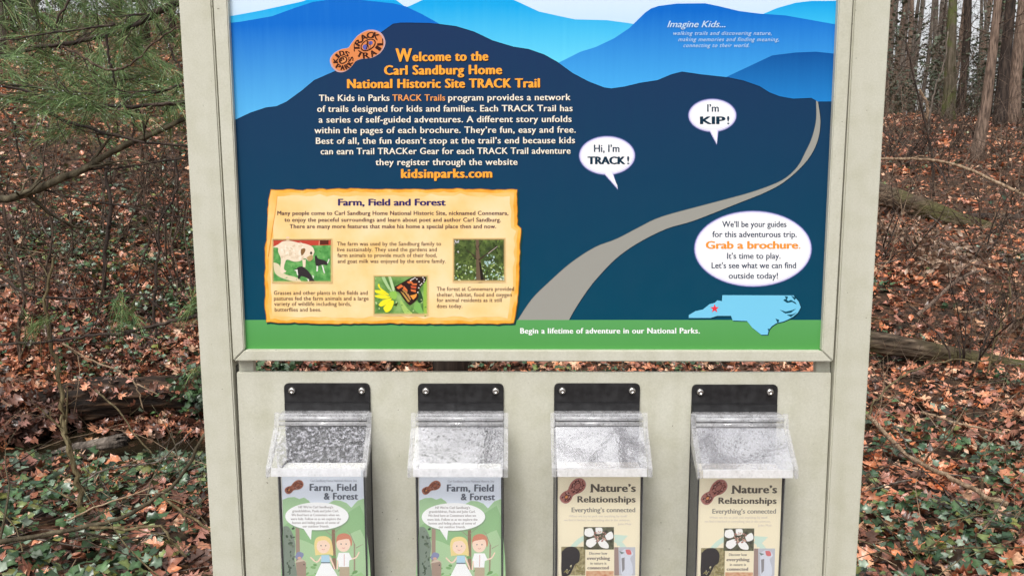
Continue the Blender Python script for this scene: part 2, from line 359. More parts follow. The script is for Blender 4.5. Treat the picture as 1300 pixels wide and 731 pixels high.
# --- speech balloons
def balloon(c, rx, ry, tail, lines, name='speech_balloon'):
    A = Art(0.0040 - 8 * 1.2e-4)
    for g, col, l in ((1.6, (96, 104, 160), 0), (.6, (206, 202, 240), 1), (-.8, (240, 240, 252), 2), (-3, (252, 252, 254), 3)):
        A.ell(c, rx + g, ry + g, ink(col), l, n=56)
        if tail: a, b, t = tail; A.poly([(a[0] - g * .7, a[1]), (t[0], t[1] + g), (b[0] + g * .7, b[1])], ink(col), l + .4)
    for b, x0, x1, y, cap, bold, col in lines: A.text(b, x0, x1, y, ink(col), 5, cap, bold)
    return A.build(name, panel)
DK = (40, 62, 84)
balloon((770.7, 197.6), 34.5, 23.6, ((765, 218), (777.5, 219), (784.5, 240)), [("Hi, I’m", 754, 786.5, 193, 9.4, .5, DK), ("TRACK", 745.8, 794, 208.4, 9.6, 1.8, (20, 50, 70)), ("!", 796, 799, 208.4, 10, .2, DK)])
balloon((904.4, 146.7), 29.5, 20, ((900.5, 165), (911.5, 165), (910, 183)), [("I’m", 897.8, 912.6, 142, 9.6, .5, DK), ("KIP", 888.6, 921, 157.6, 9.6, 2.0, (20, 50, 70)), ("!", 923, 926, 157.6, 10, .2, DK)])
GD = (62, 76, 98)
balloon((955.9, 315.8), 73.5, 47, None, [("We’ll be your guides", 916.8, 998.5, 288.2, 7.6, .35, GD), ("for this adventurous trip.", 904.3, 1011.6, 301, 7.6, .35, GD), ("Grab a brochure", 895.8, 1013.5, 315.6, 9.6, 1.5, (246, 156, 62)), (".", 1014.3, 1016.2, 315.6, 9, 0, (246, 156, 62)),
    ("It’s time to play.", 923, 991, 328.4, 7.6, .35, GD), ("Let’s see what we can find", 903.3, 1010.7, 340.4, 7.6, .35, GD), ("outside today!", 925, 987.7, 353.6, 7.6, .35, GD)])

# --- state map
A = Art(0.0040 - 8 * 1.2e-4)
c8 = lambda L: [(840 + a / 3.047, 240 + b / 3.047) for a, b in L]
nc = c8([(105, 487), (105, 498), (190, 498), (215, 490), (268, 490), (275, 508), (330, 510), (350, 535), (385, 563), (410, 563), (414, 545), (426, 530), (445, 518), (470, 512), (492, 503), (510, 494), (527, 478), (538, 458), (530, 432), (512, 411), (235, 410), (233, 433), (215, 430), (205, 440), (185, 445), (160, 465), (130, 472)])
A.poly([(a + .9, b + 1.1) for a, b in nc], ink((12, 52, 66)), 0); A.poly(nc, ink((122, 204, 238)), 1)
for L in ([(470, 430), (486, 440), (505, 436), (522, 446), (518, 438), (500, 428), (490, 433), (478, 424)], [(476, 414), (484, 430), (489, 416)], [(500, 412), (515, 430), (520, 420)], [(456, 466), (480, 474), (505, 468), (520, 462), (500, 478), (478, 481)], [(484, 486), (500, 494), (524, 476), (506, 484)], [(440, 500), (450, 520), (455, 506)], [(410, 540), (416, 556), (420, 540)]):
    A.poly(c8(L), ink((18, 76, 96)), 2)
A.line(c8([(512, 411), (532, 434), (540, 458), (528, 480), (508, 496), (490, 506)]), 1.3, ink((14, 58, 78)), 2.4)
sc_, sr_ = c8([(205, 462)])[0], 5.8
A.poly([(sc_[0] + (sr_ if i % 2 == 0 else sr_ * .42) * math.sin(math.pi * i / 5), sc_[1] - (sr_ if i % 2 == 0 else sr_ * .42) * math.cos(math.pi * i / 5)) for i in range(10)], ink((236, 62, 74)), 3)
A.build('state_map', panel)

# --- boot-print emblem (also printed on the leaflets)
def emblem(A, heel, toe, k, lay, letters=True, base=(228, 140, 84), dark=(60, 28, 22), rim=(206, 168, 170)):
    ang = math.atan2(toe[1] - heel[1], toe[0] - heel[0]); ca, sa = math.cos(ang), math.sin(ang)
    mid = ((heel[0] + toe[0]) / 2, (heel[1] + toe[1]) / 2); D = math.hypot(toe[0] - heel[0], toe[1] - heel[1])
    def L2(x, y): return (heel[0] + x * ca - y * sa, heel[1] + x * sa + y * ca)
    out = [(-14.5, 0), (-12, -8.5), (-4, -12.5), (6, -12), (14, -9.5), (21, -12.5), (32, -16), (45, -15), (54, -8), (56.5, 1), (53, 10), (43, 15.5), (31, 15), (21, 10.5), (13, 9), (5, 12), (-5, 12.5), (-12, 8)]
    s_ = D / 35.0
    for g, col, l in ((1.06, rim, 0), (1.0, base, 1)):
        A.poly([L2(((x - 20) * g + 20) * s_, y * g * s_) for x, y in out], ink(col), lay + l, smooth=5)
    if letters:
        def arc(word, cx, cy, rx, ry, a0, a1, cap, w, flip=False):
            n = len(word)
            for i, ch in enumerate(word):
                a = a0 + (a1 - a0) * (i + .5) / n
                x, y = cx + rx * math.cos(a), cy + ry * math.sin(a)
                t = math.atan2(ry * math.cos(a), -rx * math.sin(a)) + (math.pi if flip else 0)
                bx, by = x - w / 2 * math.cos(t) - cap * .5 * math.sin(t) * -1 * -1, y - w / 2 * math.sin(t) + cap * .5 * math.cos(t)
                q = w * (.82 if ch != 'I' else .4); bx += (w - q) / 2 * math.cos(t); by += (w - q) / 2 * math.sin(t)
                px, py = L2(bx * s_, by * s_)
                A.text(ch, px, px + q * s_, py, ink(dark), lay + 3, cap * .92 * s_, 1.1 * s_, rot=t + ang)
        arc("KIDS", 0, 0, 9.7, 8.9, R(190), R(350), 6.6, 8.0); arc("PARKS", 0, 0, 9.7, 8.9, R(172), R(8), 6.6, 7.0, True)
        arc("TRACK", 36.5, 0, 15.6, 11.4, R(186), R(354), 8, 11.0); arc("TRAIL", 36.5, 0, 15.6, 11.4, R(174), R(6), 8, 10.5, True)
    else:
        for i in range(150):
            x, y = random.uniform(-12, 53), random.uniform(-13, 13)
            if (x / 11) ** 2 + (y / 10) ** 2 > 1 and ((x - 36) / 18) ** 2 + (y / 13) ** 2 > 1: continue
            A.ell(L2(x * s_, y * s_), random.uniform(1.4, 2.8) * s_, random.uniform(1.0, 1.8) * s_, ink(dark if i % 4 else rim), lay + 3 + .004 * i, random.uniform(0, 3), 8)
    for cx, rx, ry in ((0, 5.6, 4.4), (36.5, 10.4, 6.6)):
        A.ell(L2(cx * s_, 0), rx * s_, ry * s_, ink(dark), lay + 3.8, ang, 28); A.ell(L2(cx * s_, 0), (rx - 1.5) * s_, (ry - 1.4) * s_, ink(base if cx else (236, 156, 96)), lay + 4.4, ang, 28)
    if letters:
        c = L2(0, 0); A.text("IN", c[0] - 3.2 * s_, c[0] + 3.0 * s_, c[1] + 1.4 * s_ + 1, ink(dark), lay + 5, 4.4 * s_, .8 * s_, rot=ang)
        for dx, dy, rx, ry in ((-4, .5, 3.2, 3.4), (4.5, -.5, 2.6, 2.4)): A.ell(L2((36 + dx) * s_, dy * s_), rx * s_, ry * s_, ink((96, 100, 176)), lay + 5, ang, 16)
        c = L2(36 * s_, 0)
        A.ell((c[0] - .3 * s_, c[1] - 4 * s_), 1.3 * s_, 1.4 * s_, ink(dark), lay + 6, n=12)
        for q in ([(-1, -3), (.6, -3), (1, 1), (-1.2, 1)], [(-1.2, 1), (.1, 1), (-1.2, 5.2), (-2.4, 5)], [(-.1, 1), (1, 1), (2.2, 4.6), (1.2, 4.8)], [(-1, -2.6), (-3, -.4), (-2, .2)], [(.6, -2.6), (2.8, -.6), (2.4, .2)], [(2.9, -3.4), (3.3, -3.4), (3.3, 4.6), (2.9, 4.6)]):
            A.poly([(c[0] + a * s_, c[1] + b * s_) for a, b in q], ink(dark), lay + 6.2)
A = Art(0.0040 - 8 * 1.2e-4)
emblem(A, (435.5, 76.6), (466, 58.2), 1, 0)
A.build('boot_print_emblem', panel)

# --- parchment inset
def jag(pts, amp, step=5):
    out = []
    for (a, b), (c, d) in zip(pts, pts[1:] + pts[:1]):
        n = max(1, int(math.hypot(c - a, d - b) / step))
        for i in range(n):
            t = i / n; k = noise.noise(Vector(((a + (c - a) * t) * .09, (b + (d - b) * t) * .09, 3))) * amp + random.uniform(-.3, .3) * amp
            nx, ny = (d - b), -(c - a); l = math.hypot(nx, ny) or 1
            out.append((a + (c - a) * t + nx / l * k, b + (d - b) * t + ny / l * k))
    return out
A = Art(0.0040 - 8 * 1.2e-4)
core = [(344, 241), (420, 240), (500, 240.5), (580, 240), (656, 241), (657, 285), (661, 290), (660, 330), (658.5, 366), (655, 395), (652, 410.5), (600, 411), (500, 410.5), (420, 411), (338, 409), (336, 370), (336.5, 330), (339, 290), (341, 255)]
pj = jag(core, 1.5)
cx, cy = 498, 326
A.poly([(a + 1.5 + (1 if a > cx else -.6), b + 2.6) for a, b in pj], ink((22, 64, 62)), 0)
EDGE = mottled('parchment_edge', [(.3, S(236, 160, 40)), (.55, S(250, 184, 70)), (.75, S(253, 205, 120))], 45, .45)
MIDP = mottled('parchment_band', [(.3, S(248, 186, 84)), (.7, S(254, 212, 136))], 30, .45)
BODY = mottled('parchment_face', [(.3, S(250, 206, 130)), (.5, S(254, 219, 160)), (.7, S(255, 228, 182))], 16, .45)
def inset(q, d): return [(cx + (a - cx) * (1 - d / 160), cy + (b - cy) * (1 - d / 86)) for a, b in q]
A.poly(pj, EDGE, 1); A.poly(jag(inset(core, 4), 2.2, 7), MIDP, 2); A.poly(jag(inset(core, 8), 3.2, 9), BODY, 3)
A.line(pj + [pj[0]], .8, ink((196, 118, 26)), 1.5)
A.poly([(344, 242), (352, 248), (350, 262), (346, 290), (340, 330), (339, 300), (341, 262)], MIDP, 3.5, smooth=3); A.line([(352, 248), (350.5, 262), (346, 290), (340.5, 326)], (.4, 1.2), ink((226, 150, 60)), 4, 4)
PUR = (58, 46, 104); BR = (92, 62, 56)
A.text("Farm, Field and Forest", 429, 566, 261, ink(PUR), 5, 8.6, 1.3)
for b, x0, x1, y in (("Many people come to Carl Sandburg Home National Historic Site, nicknamed Connemara,", 352, 645.5, 273), ("to enjoy the peaceful surroundings and learn about poet and author Carl Sandburg.", 361, 636, 281.5), ("There are many more features that make his home a special place then and now.", 367.7, 630, 289.8)):
    A.text(b, x0, x1, y, ink((84, 54, 66)), 5, 5.2, .4, space=1.06)
for b, x0, x1, y in (("The farm was used by the Sandburg family to", 427.8, 560, 311.8), ("live sustainably. They used the gardens and", 428, 554.6, 319.1), ("farm animals to provide much of their food,", 428.4, 554.6, 326.4), ("and goat milk was enjoyed by the entire family.", 428.7, 566, 333.8),
    ("Grasses and other plants in the fields and", 347.7, 466.8, 374), ("pastures fed the farm animals and a large", 347.7, 467.9, 381.1), ("variety of wildlife including birds,", 348, 445.8, 388), ("butterflies and bees.", 348.7, 407.8, 395.3),
    ("The forest at Connemara provided", 554.5, 652.6, 369), ("shelter, habitat, food and oxygen", 554.5, 649.8, 376.4), ("for animal residents as it still", 554.5, 637, 383.2), ("does today.", 554.5, 587, 390.7)):
    A.text(b, x0, x1, y, ink(BR), 5, 5.0, .2, space=1.06)
A.build('parchment_inset', panel)

def photo_base(A, x0, y0, x1, y1, mat):
    A.poly(jag([(x0, y0), (x1, y0), (x1, y1), (x0, y1)], .5, 2), mat, 0)
def blobs(A, x0, y0, x1, y1, n, r, cols, lay, elong=1.6):
    for i in range(n):
        q = random.uniform(*r)
        A.ell((random.uniform(x0 + q, x1 - q), random.uniform(y0 + q, y1 - q)), q * random.uniform(.8, elong), q * random.uniform(.5, 1), ink(random.choice(cols)), lay + i * .004, random.uniform(0, 3), 7)
def fade(alpha):
    m, N, L, b = new_mat('parchment_fade', .5, .1); b.inputs['Base Color'].default_value = S(252, 214, 150); b.inputs['Alpha'].default_value = alpha; return m
FADES = [fade(.85), fade(.62), fade(.38), fade(.16)]
def soften(A, x0, y0, x1, y1):
    for i, m in enumerate(FADES):
        a, b = i * .75 - .6, (i + 1) * .75 - .6
        for q in ([(x0 + a, y0 + a), (x1 - a, y0 + a), (x1 - b, y0 + b), (x0 + b, y0 + b)], [(x0 + a, y1 - a), (x1 - a, y1 - a), (x1 - b, y1 - b), (x0 + b, y1 - b)], [(x0 + a, y0 + a), (x0 + b, y0 + b), (x0 + b, y1 - b), (x0 + a, y1 - a)], [(x1 - a, y0 + a), (x1 - b, y0 + b), (x1 - b, y1 - b), (x1 - a, y1 - a)]): A.poly(q, m, 5.5)
PY = 0.0040 - 14 * 1.2e-4
g = lambda L, ox=340, oy=298, s=11.42: [(ox + a / s, oy + b / s) for a, b in L]
A = Art(PY)
photo_base(A, 345.5, 303, 421.5, 358.5, mottled('pasture_print', [(.35, S(70, 140, 66)), (.6, S(104, 172, 92)), (.8, S(150, 196, 120))], 130, .45))
A.poly(g([(70, 60), (925, 60), (925, 150), (70, 165)]), ink((196, 74, 58)), 1); A.poly(g([(70, 60), (925, 60), (925, 80), (70, 82)]), ink((120, 70, 46)), 1.3)
A.poly(g([(755, 80), (880, 75), (880, 140), (755, 145)]), ink((96, 44, 34)), 1.5); A.poly(g([(740, 90), (755, 90), (750, 150), (735, 150)]), ink((232, 150, 120)), 1.7)
A.poly(g([(75, 400), (160, 430), (230, 560), (420, 620), (480, 690), (240, 640), (110, 560)]), ink((226, 214, 178)), 1.4, 4)
blobs(A, 346, 312, 421, 358, 60, (.5, 1.3), [(88, 160, 80), (130, 186, 110), (64, 130, 60)], 1.5)
CR = ink((240, 222, 196))
A.poly(g([(60, 185), (150, 140), (220, 95), (330, 90), (440, 115), (540, 130), (640, 170), (675, 240), (660, 290), (640, 350), (600, 385), (540, 340), (470, 380), (380, 390), (280, 360), (245, 420), (235, 500), (270, 530), (200, 560), (180, 500), (190, 350), (150, 250), (145, 190)]), CR, 2.2, 3)
A.poly(g([(500, 360), (550, 360), (545, 470), (510, 470)]), CR, 2.3); A.poly(g([(265, 30), (310, 30), (315, 100), (270, 100)]), ink((232, 206, 180)), 2.3)
A.poly(g([(480, 210), (530, 195), (545, 230), (500, 300), (478, 270)]), ink((140, 104, 66)), 2.6, 3); A.poly(g([(560, 330), (640, 290), (650, 350), (600, 385)]), ink((190, 160, 112)), 2.6, 3); A.ell(g([(628, 265)])[0], 1.4, 1.9, ink((74, 58, 44)), 2.8); A.poly(g([(460, 95), (545, 165), (500, 140)]), ink((248, 240, 224)), 2.8)
BK = ink((56, 50, 52))
A.poly(g([(680, 310), (705, 300), (730, 345), (800, 365), (850, 385), (870, 420), (850, 440), (800, 430), (740, 450), (715, 470), (690, 420)]), BK, 2.4, 3)
for q in ([(705, 450), (730, 455), (725, 530), (705, 530)], [(780, 440), (800, 440), (830, 560), (810, 550)], [(880, 350), (895, 355), (870, 420), (860, 410)], [(380, 515), (430, 500), (440, 590), (425, 580), (410, 525)], [(640, 580), (670, 600), (660, 640)], [(570, 640), (600, 650), (590, 690)]): A.poly(g(q), ink((238, 236, 226)), 2.7)
A.poly(g([(400, 500), (440, 470), (500, 460), (570, 510), (620, 570), (650, 630), (680, 670), (650, 700), (610, 690), (590, 640), (530, 610), (480, 600), (455, 640), (435, 630), (440, 560)]), BK, 2.5, 3)
blobs(A, 355, 308, 388, 330, 60, (.8, 2.4), [(244, 228, 204), (232, 212, 184), (248, 236, 216), (224, 202, 172)], 2.25)
soften(A, 345.5, 303, 421.5, 358.5)
A.build('goat_photo', panel)
A = Art(PY); g2 = lambda L: g(L, 468, 344, 12.18)
photo_base(A, 474, 349.5, 543.5, 399.5, mottled('meadow_print', [(.3, S(62, 104, 50)), (.5, S(104, 150, 74)), (.75, S(160, 196, 120))], 60, .45))
for q, c in (([(240, 70), (330, 260), (360, 310), (310, 290), (200, 100)], (176, 208, 150)), ([(300, 75), (370, 300), (405, 300), (340, 75)], (196, 220, 170)), ([(850, 150), (905, 150), (905, 640), (850, 650)], (150, 190, 78)), ([(500, 440), (600, 580), (680, 660), (560, 660), (490, 500)], (170, 204, 110)), ([(690, 580), (760, 460), (840, 640), (780, 660)], (130, 186, 96)), ([(740, 250), (800, 300), (840, 450), (760, 480)], (48, 78, 50))): A.poly(g2(q), ink(c), 1, 3)
blobs(A, 474, 350, 543, 399, 30, (.6, 1.6), [(140, 180, 96), (90, 140, 66), (190, 210, 150)], 1.3)
for q in ([(90, 295), (200, 300), (320, 360), (250, 370), (120, 340)], [(85, 380), (200, 365), (340, 400), (240, 430), (130, 410)], [(150, 520), (220, 450), (360, 420), (260, 520), (190, 550)], [(225, 570), (320, 460), (390, 470), (350, 590), (270, 640)], [(140, 210), (165, 200), (185, 260), (280, 330), (240, 340), (160, 260)]): A.poly(g2(q), ink((246, 236, 50)), 2, 3)
A.poly(g2([(320, 330), (400, 310), (440, 360), (420, 430), (370, 430), (330, 380)]), ink((150, 200, 88)), 2.3, 3); A.poly(g2([(380, 520), (460, 480), (430, 545)]), ink((60, 70, 36)), 2.3)
A.poly(g2([(400, 240), (480, 200), (620, 120), (720, 80), (820, 62), (885, 95), (885, 150), (820, 230), (770, 300), (770, 400), (720, 470), (650, 525), (610, 510), (540, 430), (470, 330), (420, 310)]), ink((52, 34, 32)), 3, 3)
OR1, OR2 = ink((226, 120, 66)), ink((240, 160, 70))
for q, m in (([(430, 255), (500, 205), (540, 240), (460, 280)], OR1), ([(545, 230), (600, 290), (600, 320), (530, 280)], OR1), ([(590, 170), (650, 145), (690, 185), (620, 195)], OR1), ([(660, 190), (750, 195), (740, 220), (670, 215)], OR1), ([(650, 225), (740, 240), (730, 275), (655, 260)], ink((206, 92, 58))), ([(650, 280), (730, 295), (730, 330), (655, 310)], OR1), ([(640, 380), (750, 350), (735, 400), (690, 445)], OR2), ([(490, 310), (540, 340), (640, 470), (610, 480)], ink((190, 150, 80))), ([(560, 330), (620, 360), (655, 440), (640, 450)], ink((196, 140, 84))), ([(510, 275), (600, 325), (590, 345), (540, 320)], ink((186, 140, 76)))): A.poly(g2(q), m, 3.6)
for p in [(745, 125), (780, 165), (840, 100), (860, 130), (855, 165), (800, 215), (690, 120), (670, 130), (820, 195), (650, 145), (715, 105), (775, 260), (760, 330)]: A.ell(g2([p])[0], .9, .8, ink((248, 244, 236)), 4, n=8)
soften(A, 474, 349.5, 543.5, 399.5)
A.build('butterfly_photo', panel)
A = Art(PY); g3 = lambda L: g(L, 568, 296, 11.07)
photo_base(A, 575, 302.5, 641.5, 357.5, mottled('canopy_print', [(.3, S(40, 52, 26)), (.5, S(70, 88, 40)), (.75, S(110, 130, 66))], 110, .45))
blobs(A, 575, 303, 641, 357.5, 170, (.5, 1.7), [(46, 58, 30), (80, 98, 48), (110, 132, 66), (60, 76, 40)], 1)
blobs(A, 575, 334, 641, 357.5, 130, (.4, 1.6), [(150, 176, 84), (190, 206, 140), (176, 204, 190), (100, 130, 60), (220, 232, 210)], 1.8)
blobs(A, 614, 322, 632, 336, 26, (.5, 1.5), [(190, 214, 214), (160, 196, 190), (120, 150, 120)], 2.4); blobs(A, 575, 304, 584, 322, 14, (.4, 1.2), [(200, 200, 206), (170, 160, 150), (120, 120, 80)], 2.4)
A.poly(g3([(400, 90), (440, 90), (445, 240), (470, 420), (490, 560), (518, 676), (412, 676), (405, 500), (400, 300)]), ink((110, 92, 74)), 3, 3); A.poly(g3([(445, 400), (470, 420), (518, 676), (470, 676)]), ink((44, 38, 32)), 3.3)
for a, b in (([(440, 380), (540, 300), (700, 180)], 2.2), ([(410, 370), (340, 290), (250, 220)], 1.2), ([(420, 240), (370, 130)], 1), ([(430, 200), (490, 100)], 1.1), ([(405, 330), (300, 260)], 1)): A.line(g3(a), (b, b * .3), ink((70, 58, 46)), 3.5)
A.line(g3([(570, 290), (620, 250), (705, 185)]), (1, .6), ink((186, 176, 164)), 4)
soften(A, 575, 302.5, 641.5, 357.5)
A.build('tree_photo', panel)

# ------------------------------------------------------------------ brochure boxes and brochures
BC = [415.6, 585, 757.8, 932.4]                      # traced centres of the four bolted plates
BASE = at(650, 487, .006); BX = [at(c, 503, .004).x for c in BC]
def Z(row, Y): return at(650, row, Y).z
def make_box():
    root = empty('brochure_box', (BX[0], .006, Z(487, .002)))
    X0 = BX[0]; hw = .0673
    zt, zb = Z(486.5, .002), Z(880, .002); r = .007
    mb = MB(); pl = [(X0 - hw, zb), (X0 + hw, zb)] + [(X0 + hw - r + r * math.cos(a), zt - r + r * math.sin(a)) for a in (0, R(30), R(60), R(90))] + [(X0 - hw + r - r * math.cos(a), zt - r + r * math.sin(a)) for a in (R(90), R(60), R(30), 0)]
    mb.prism(pl, .002, .0058, M_BLACK)
    mb.box((X0 - hw + .0008, -.0015, zb + .002), (X0 + hw - .0008, .0018, Z(511.5, -.0015)), M_BLACK)
    bp = mb.build('back_plate', root, bevel=.0006)
    for sx in (-.0547, .0547):
        mb = MB(); zc = Z(495.5, .002); n = 20; prof = [(.0056, .0019), (.0056, .0008), (.0049, -.0008), (.0036, -.0019), (.0021, -.0024), (.002, -.0012), (0.0001, -.0012)]
        vs = []; fs = []
        for rr, y in prof: vs += [(X0 + sx + rr * math.cos(2 * math.pi * k / n), y, zc + rr * math.sin(2 * math.pi * k / n)) for k in range(n)]
        for i in range(len(prof) - 1): fs += [(i * n + k, i * n + (k + 1) % n, (i + 1) * n + (k + 1) % n, (i + 1) * n + k) for k in range(n)]
        mb.add(vs, fs, M_STEEL, True); mb.build('bolt', root)
    for sx in (-1, 1):
        a_, b_ = sorted((sx * .0638, sx * .0664)); mb = MB(); mb.box((X0 + a_, -.0494, zb + .014), (X0 + b_, -.0018, Z(598, -.05)), M_BLACK); mb.build('side_rail', root)
    yf = -.052; zl = Z(597, yf); t = .002; bw = .0668
    mb = MB()
    mb.box((X0 - bw, yf, zb + .01), (X0 + bw, yf + t, zl), M_CLEAR)
    mb.box((X0 - bw, yf + t + .0003, zb + .01), (X0 - bw + t, -.0018, Z(560, -.03)), M_SIDE); mb.box((X0 + bw - t, yf + t + .0003, zb + .01), (X0 + bw, -.0018, Z(560, -.03)), M_SIDE)
    mb.box((X0 - bw + t + .0003, yf + t + .0003, zb + .01), (X0 + bw - t - .0003, -.0018, zb + .013), M_CLEAR)
    mb.build('clear_holder', root)
    LW = .0746; a = Vector((0, -.031, Z(541, -.031))); b = Vector((0, -.080, Z(593.5, -.080))); c = Vector((0, -.082, Z(605, -.082)))
    d = (b - a).normalized(); nrm = Vector((0, d.z, -d.y)); nrm = nrm if nrm.z > 0 else -nrm
    def plate(mb, p, q, x0, x1, th, mat, nn=nrm):
        o = nn * -th
        mb.add([(X0 + x0, p.y, p.z), (X0 + x1, p.y, p.z), (X0 + x1, q.y, q.z), (X0 + x0, q.y, q.z)] + [(X0 + x0, p.y + o.y, p.z + o.z), (X0 + x1, p.y + o.y, p.z + o.z), (X0 + x1, q.y + o.y, q.z + o.z), (X0 + x0, q.y + o.y, q.z + o.z)],
               [(0, 3, 2, 1), (4, 5, 6, 7), (0, 1, 5, 4), (1, 2, 6, 5), (2, 3, 7, 6), (3, 0, 4, 7)], mat)
    mb = MB(); plate(mb, a, b, -LW + .0075, LW - .0075, .002, LIDS[0]); lid = mb.build('lid', root)
    mb = MB(); plate(mb, b + Vector((0, -.0004, -.0006)), c, -LW + .008, LW - .008, .002, M_LIP, Vector((0, -1, 0)))
    mb.build('front_lip', lid, bevel=.0005).location = (0, 0, 0)
    top = Vector((0, -.027, Z(523.5, -.027)))
    for sx in (-1, 1):
        mb = MB()
        x0, x1 = sorted((sx * (LW - .0072), sx * LW))
        plate(mb, top, a + Vector((0, -.002, 0)), x0, x1, .002, M_EDGE, Vector((0, -1, 0))); plate(mb, a + Vector((0, -.0025, -.0006)), b, x0, x1, .003, M_EDGE); plate(mb, b + Vector((0, -.0004, -.0008)), c, x0, x1, .002, M_EDGE, Vector((0, -1, 0)))
        xs = sx * (LW - .001)
        pf = [top, a, b, c, Vector((0, -.072, c.z)), Vector((0, -.026, Z(560, -.026)))]
        mb.add([(X0 + xs, p.y, p.z - .003) for p in pf] + [(X0 + xs + .0012 * -sx, p.y, p.z - .003) for p in pf], [tuple(range(6)), tuple(range(11, 5, -1))], M_EDGE)
        mb.build('side_flange', lid).location = (0, 0, 0)
    mb = MB()
    plate(mb, Vector((0, -.0015, Z(521, -.0015))), Vector((0, -.026, Z(525, -.026))), -LW + .0075, LW - .0075, .002, M_EDGE, Vector((0, 0, 1)))
    plate(mb, Vector((0, -.0263, Z(525, -.0263))), Vector((0, -.029, Z(531, -.029))), -LW + .0075, LW - .0075, .002, M_EDGE, Vector((0, -1, 0)))
    for rw in (531, 537.5): mb.tube([(X0 - LW + .0078, -.030, Z(rw, -.030)), (X0 + LW - .0078, -.030, Z(rw, -.030))], [.0033, .0033], M_LIDROD, 12)
    mb.build('hinge', lid).location = (0, 0, 0)
    return root
M_LIDROD = acrylic('hinge_rod', .35, .3, .1)
def fix_children(root):                # keep children in the coordinates of their thing
    pass
def copy_tree(o, parent=None):
    c = o.copy(); COL.objects.link(c)
    if parent: c.parent = parent; c.matrix_parent_inverse = o.matrix_parent_inverse.copy()
    for ch in list(o.children): copy_tree(ch, c)
    return c
box0 = make_box()
BL = ['leftmost of four clear brochure boxes, its wet lid looking dark', 'second brochure box from the left, wet speckled grey lid, holding a farm leaflet', 'third brochure box from the left, clouded whitish lid, holding a cream leaflet', 'rightmost of four clear brochure boxes, its lid white with water beads']
boxes = [box0] + [copy_tree(box0) for _ in range(3)]
for i, b in enumerate(boxes):
    b.location = (BX[i], box0.location.y, box0.location.z - (0, .0006, .0002, .0022)[i]); tag(b, BL[i], 'brochure box', 'clear brochure boxes bolted to the board')
    if i:
        for ch in b.children:
            if ch.name.startswith('lid'):
                ch.data = ch.data.copy(); ch.data.materials[0] = LIDS[i]

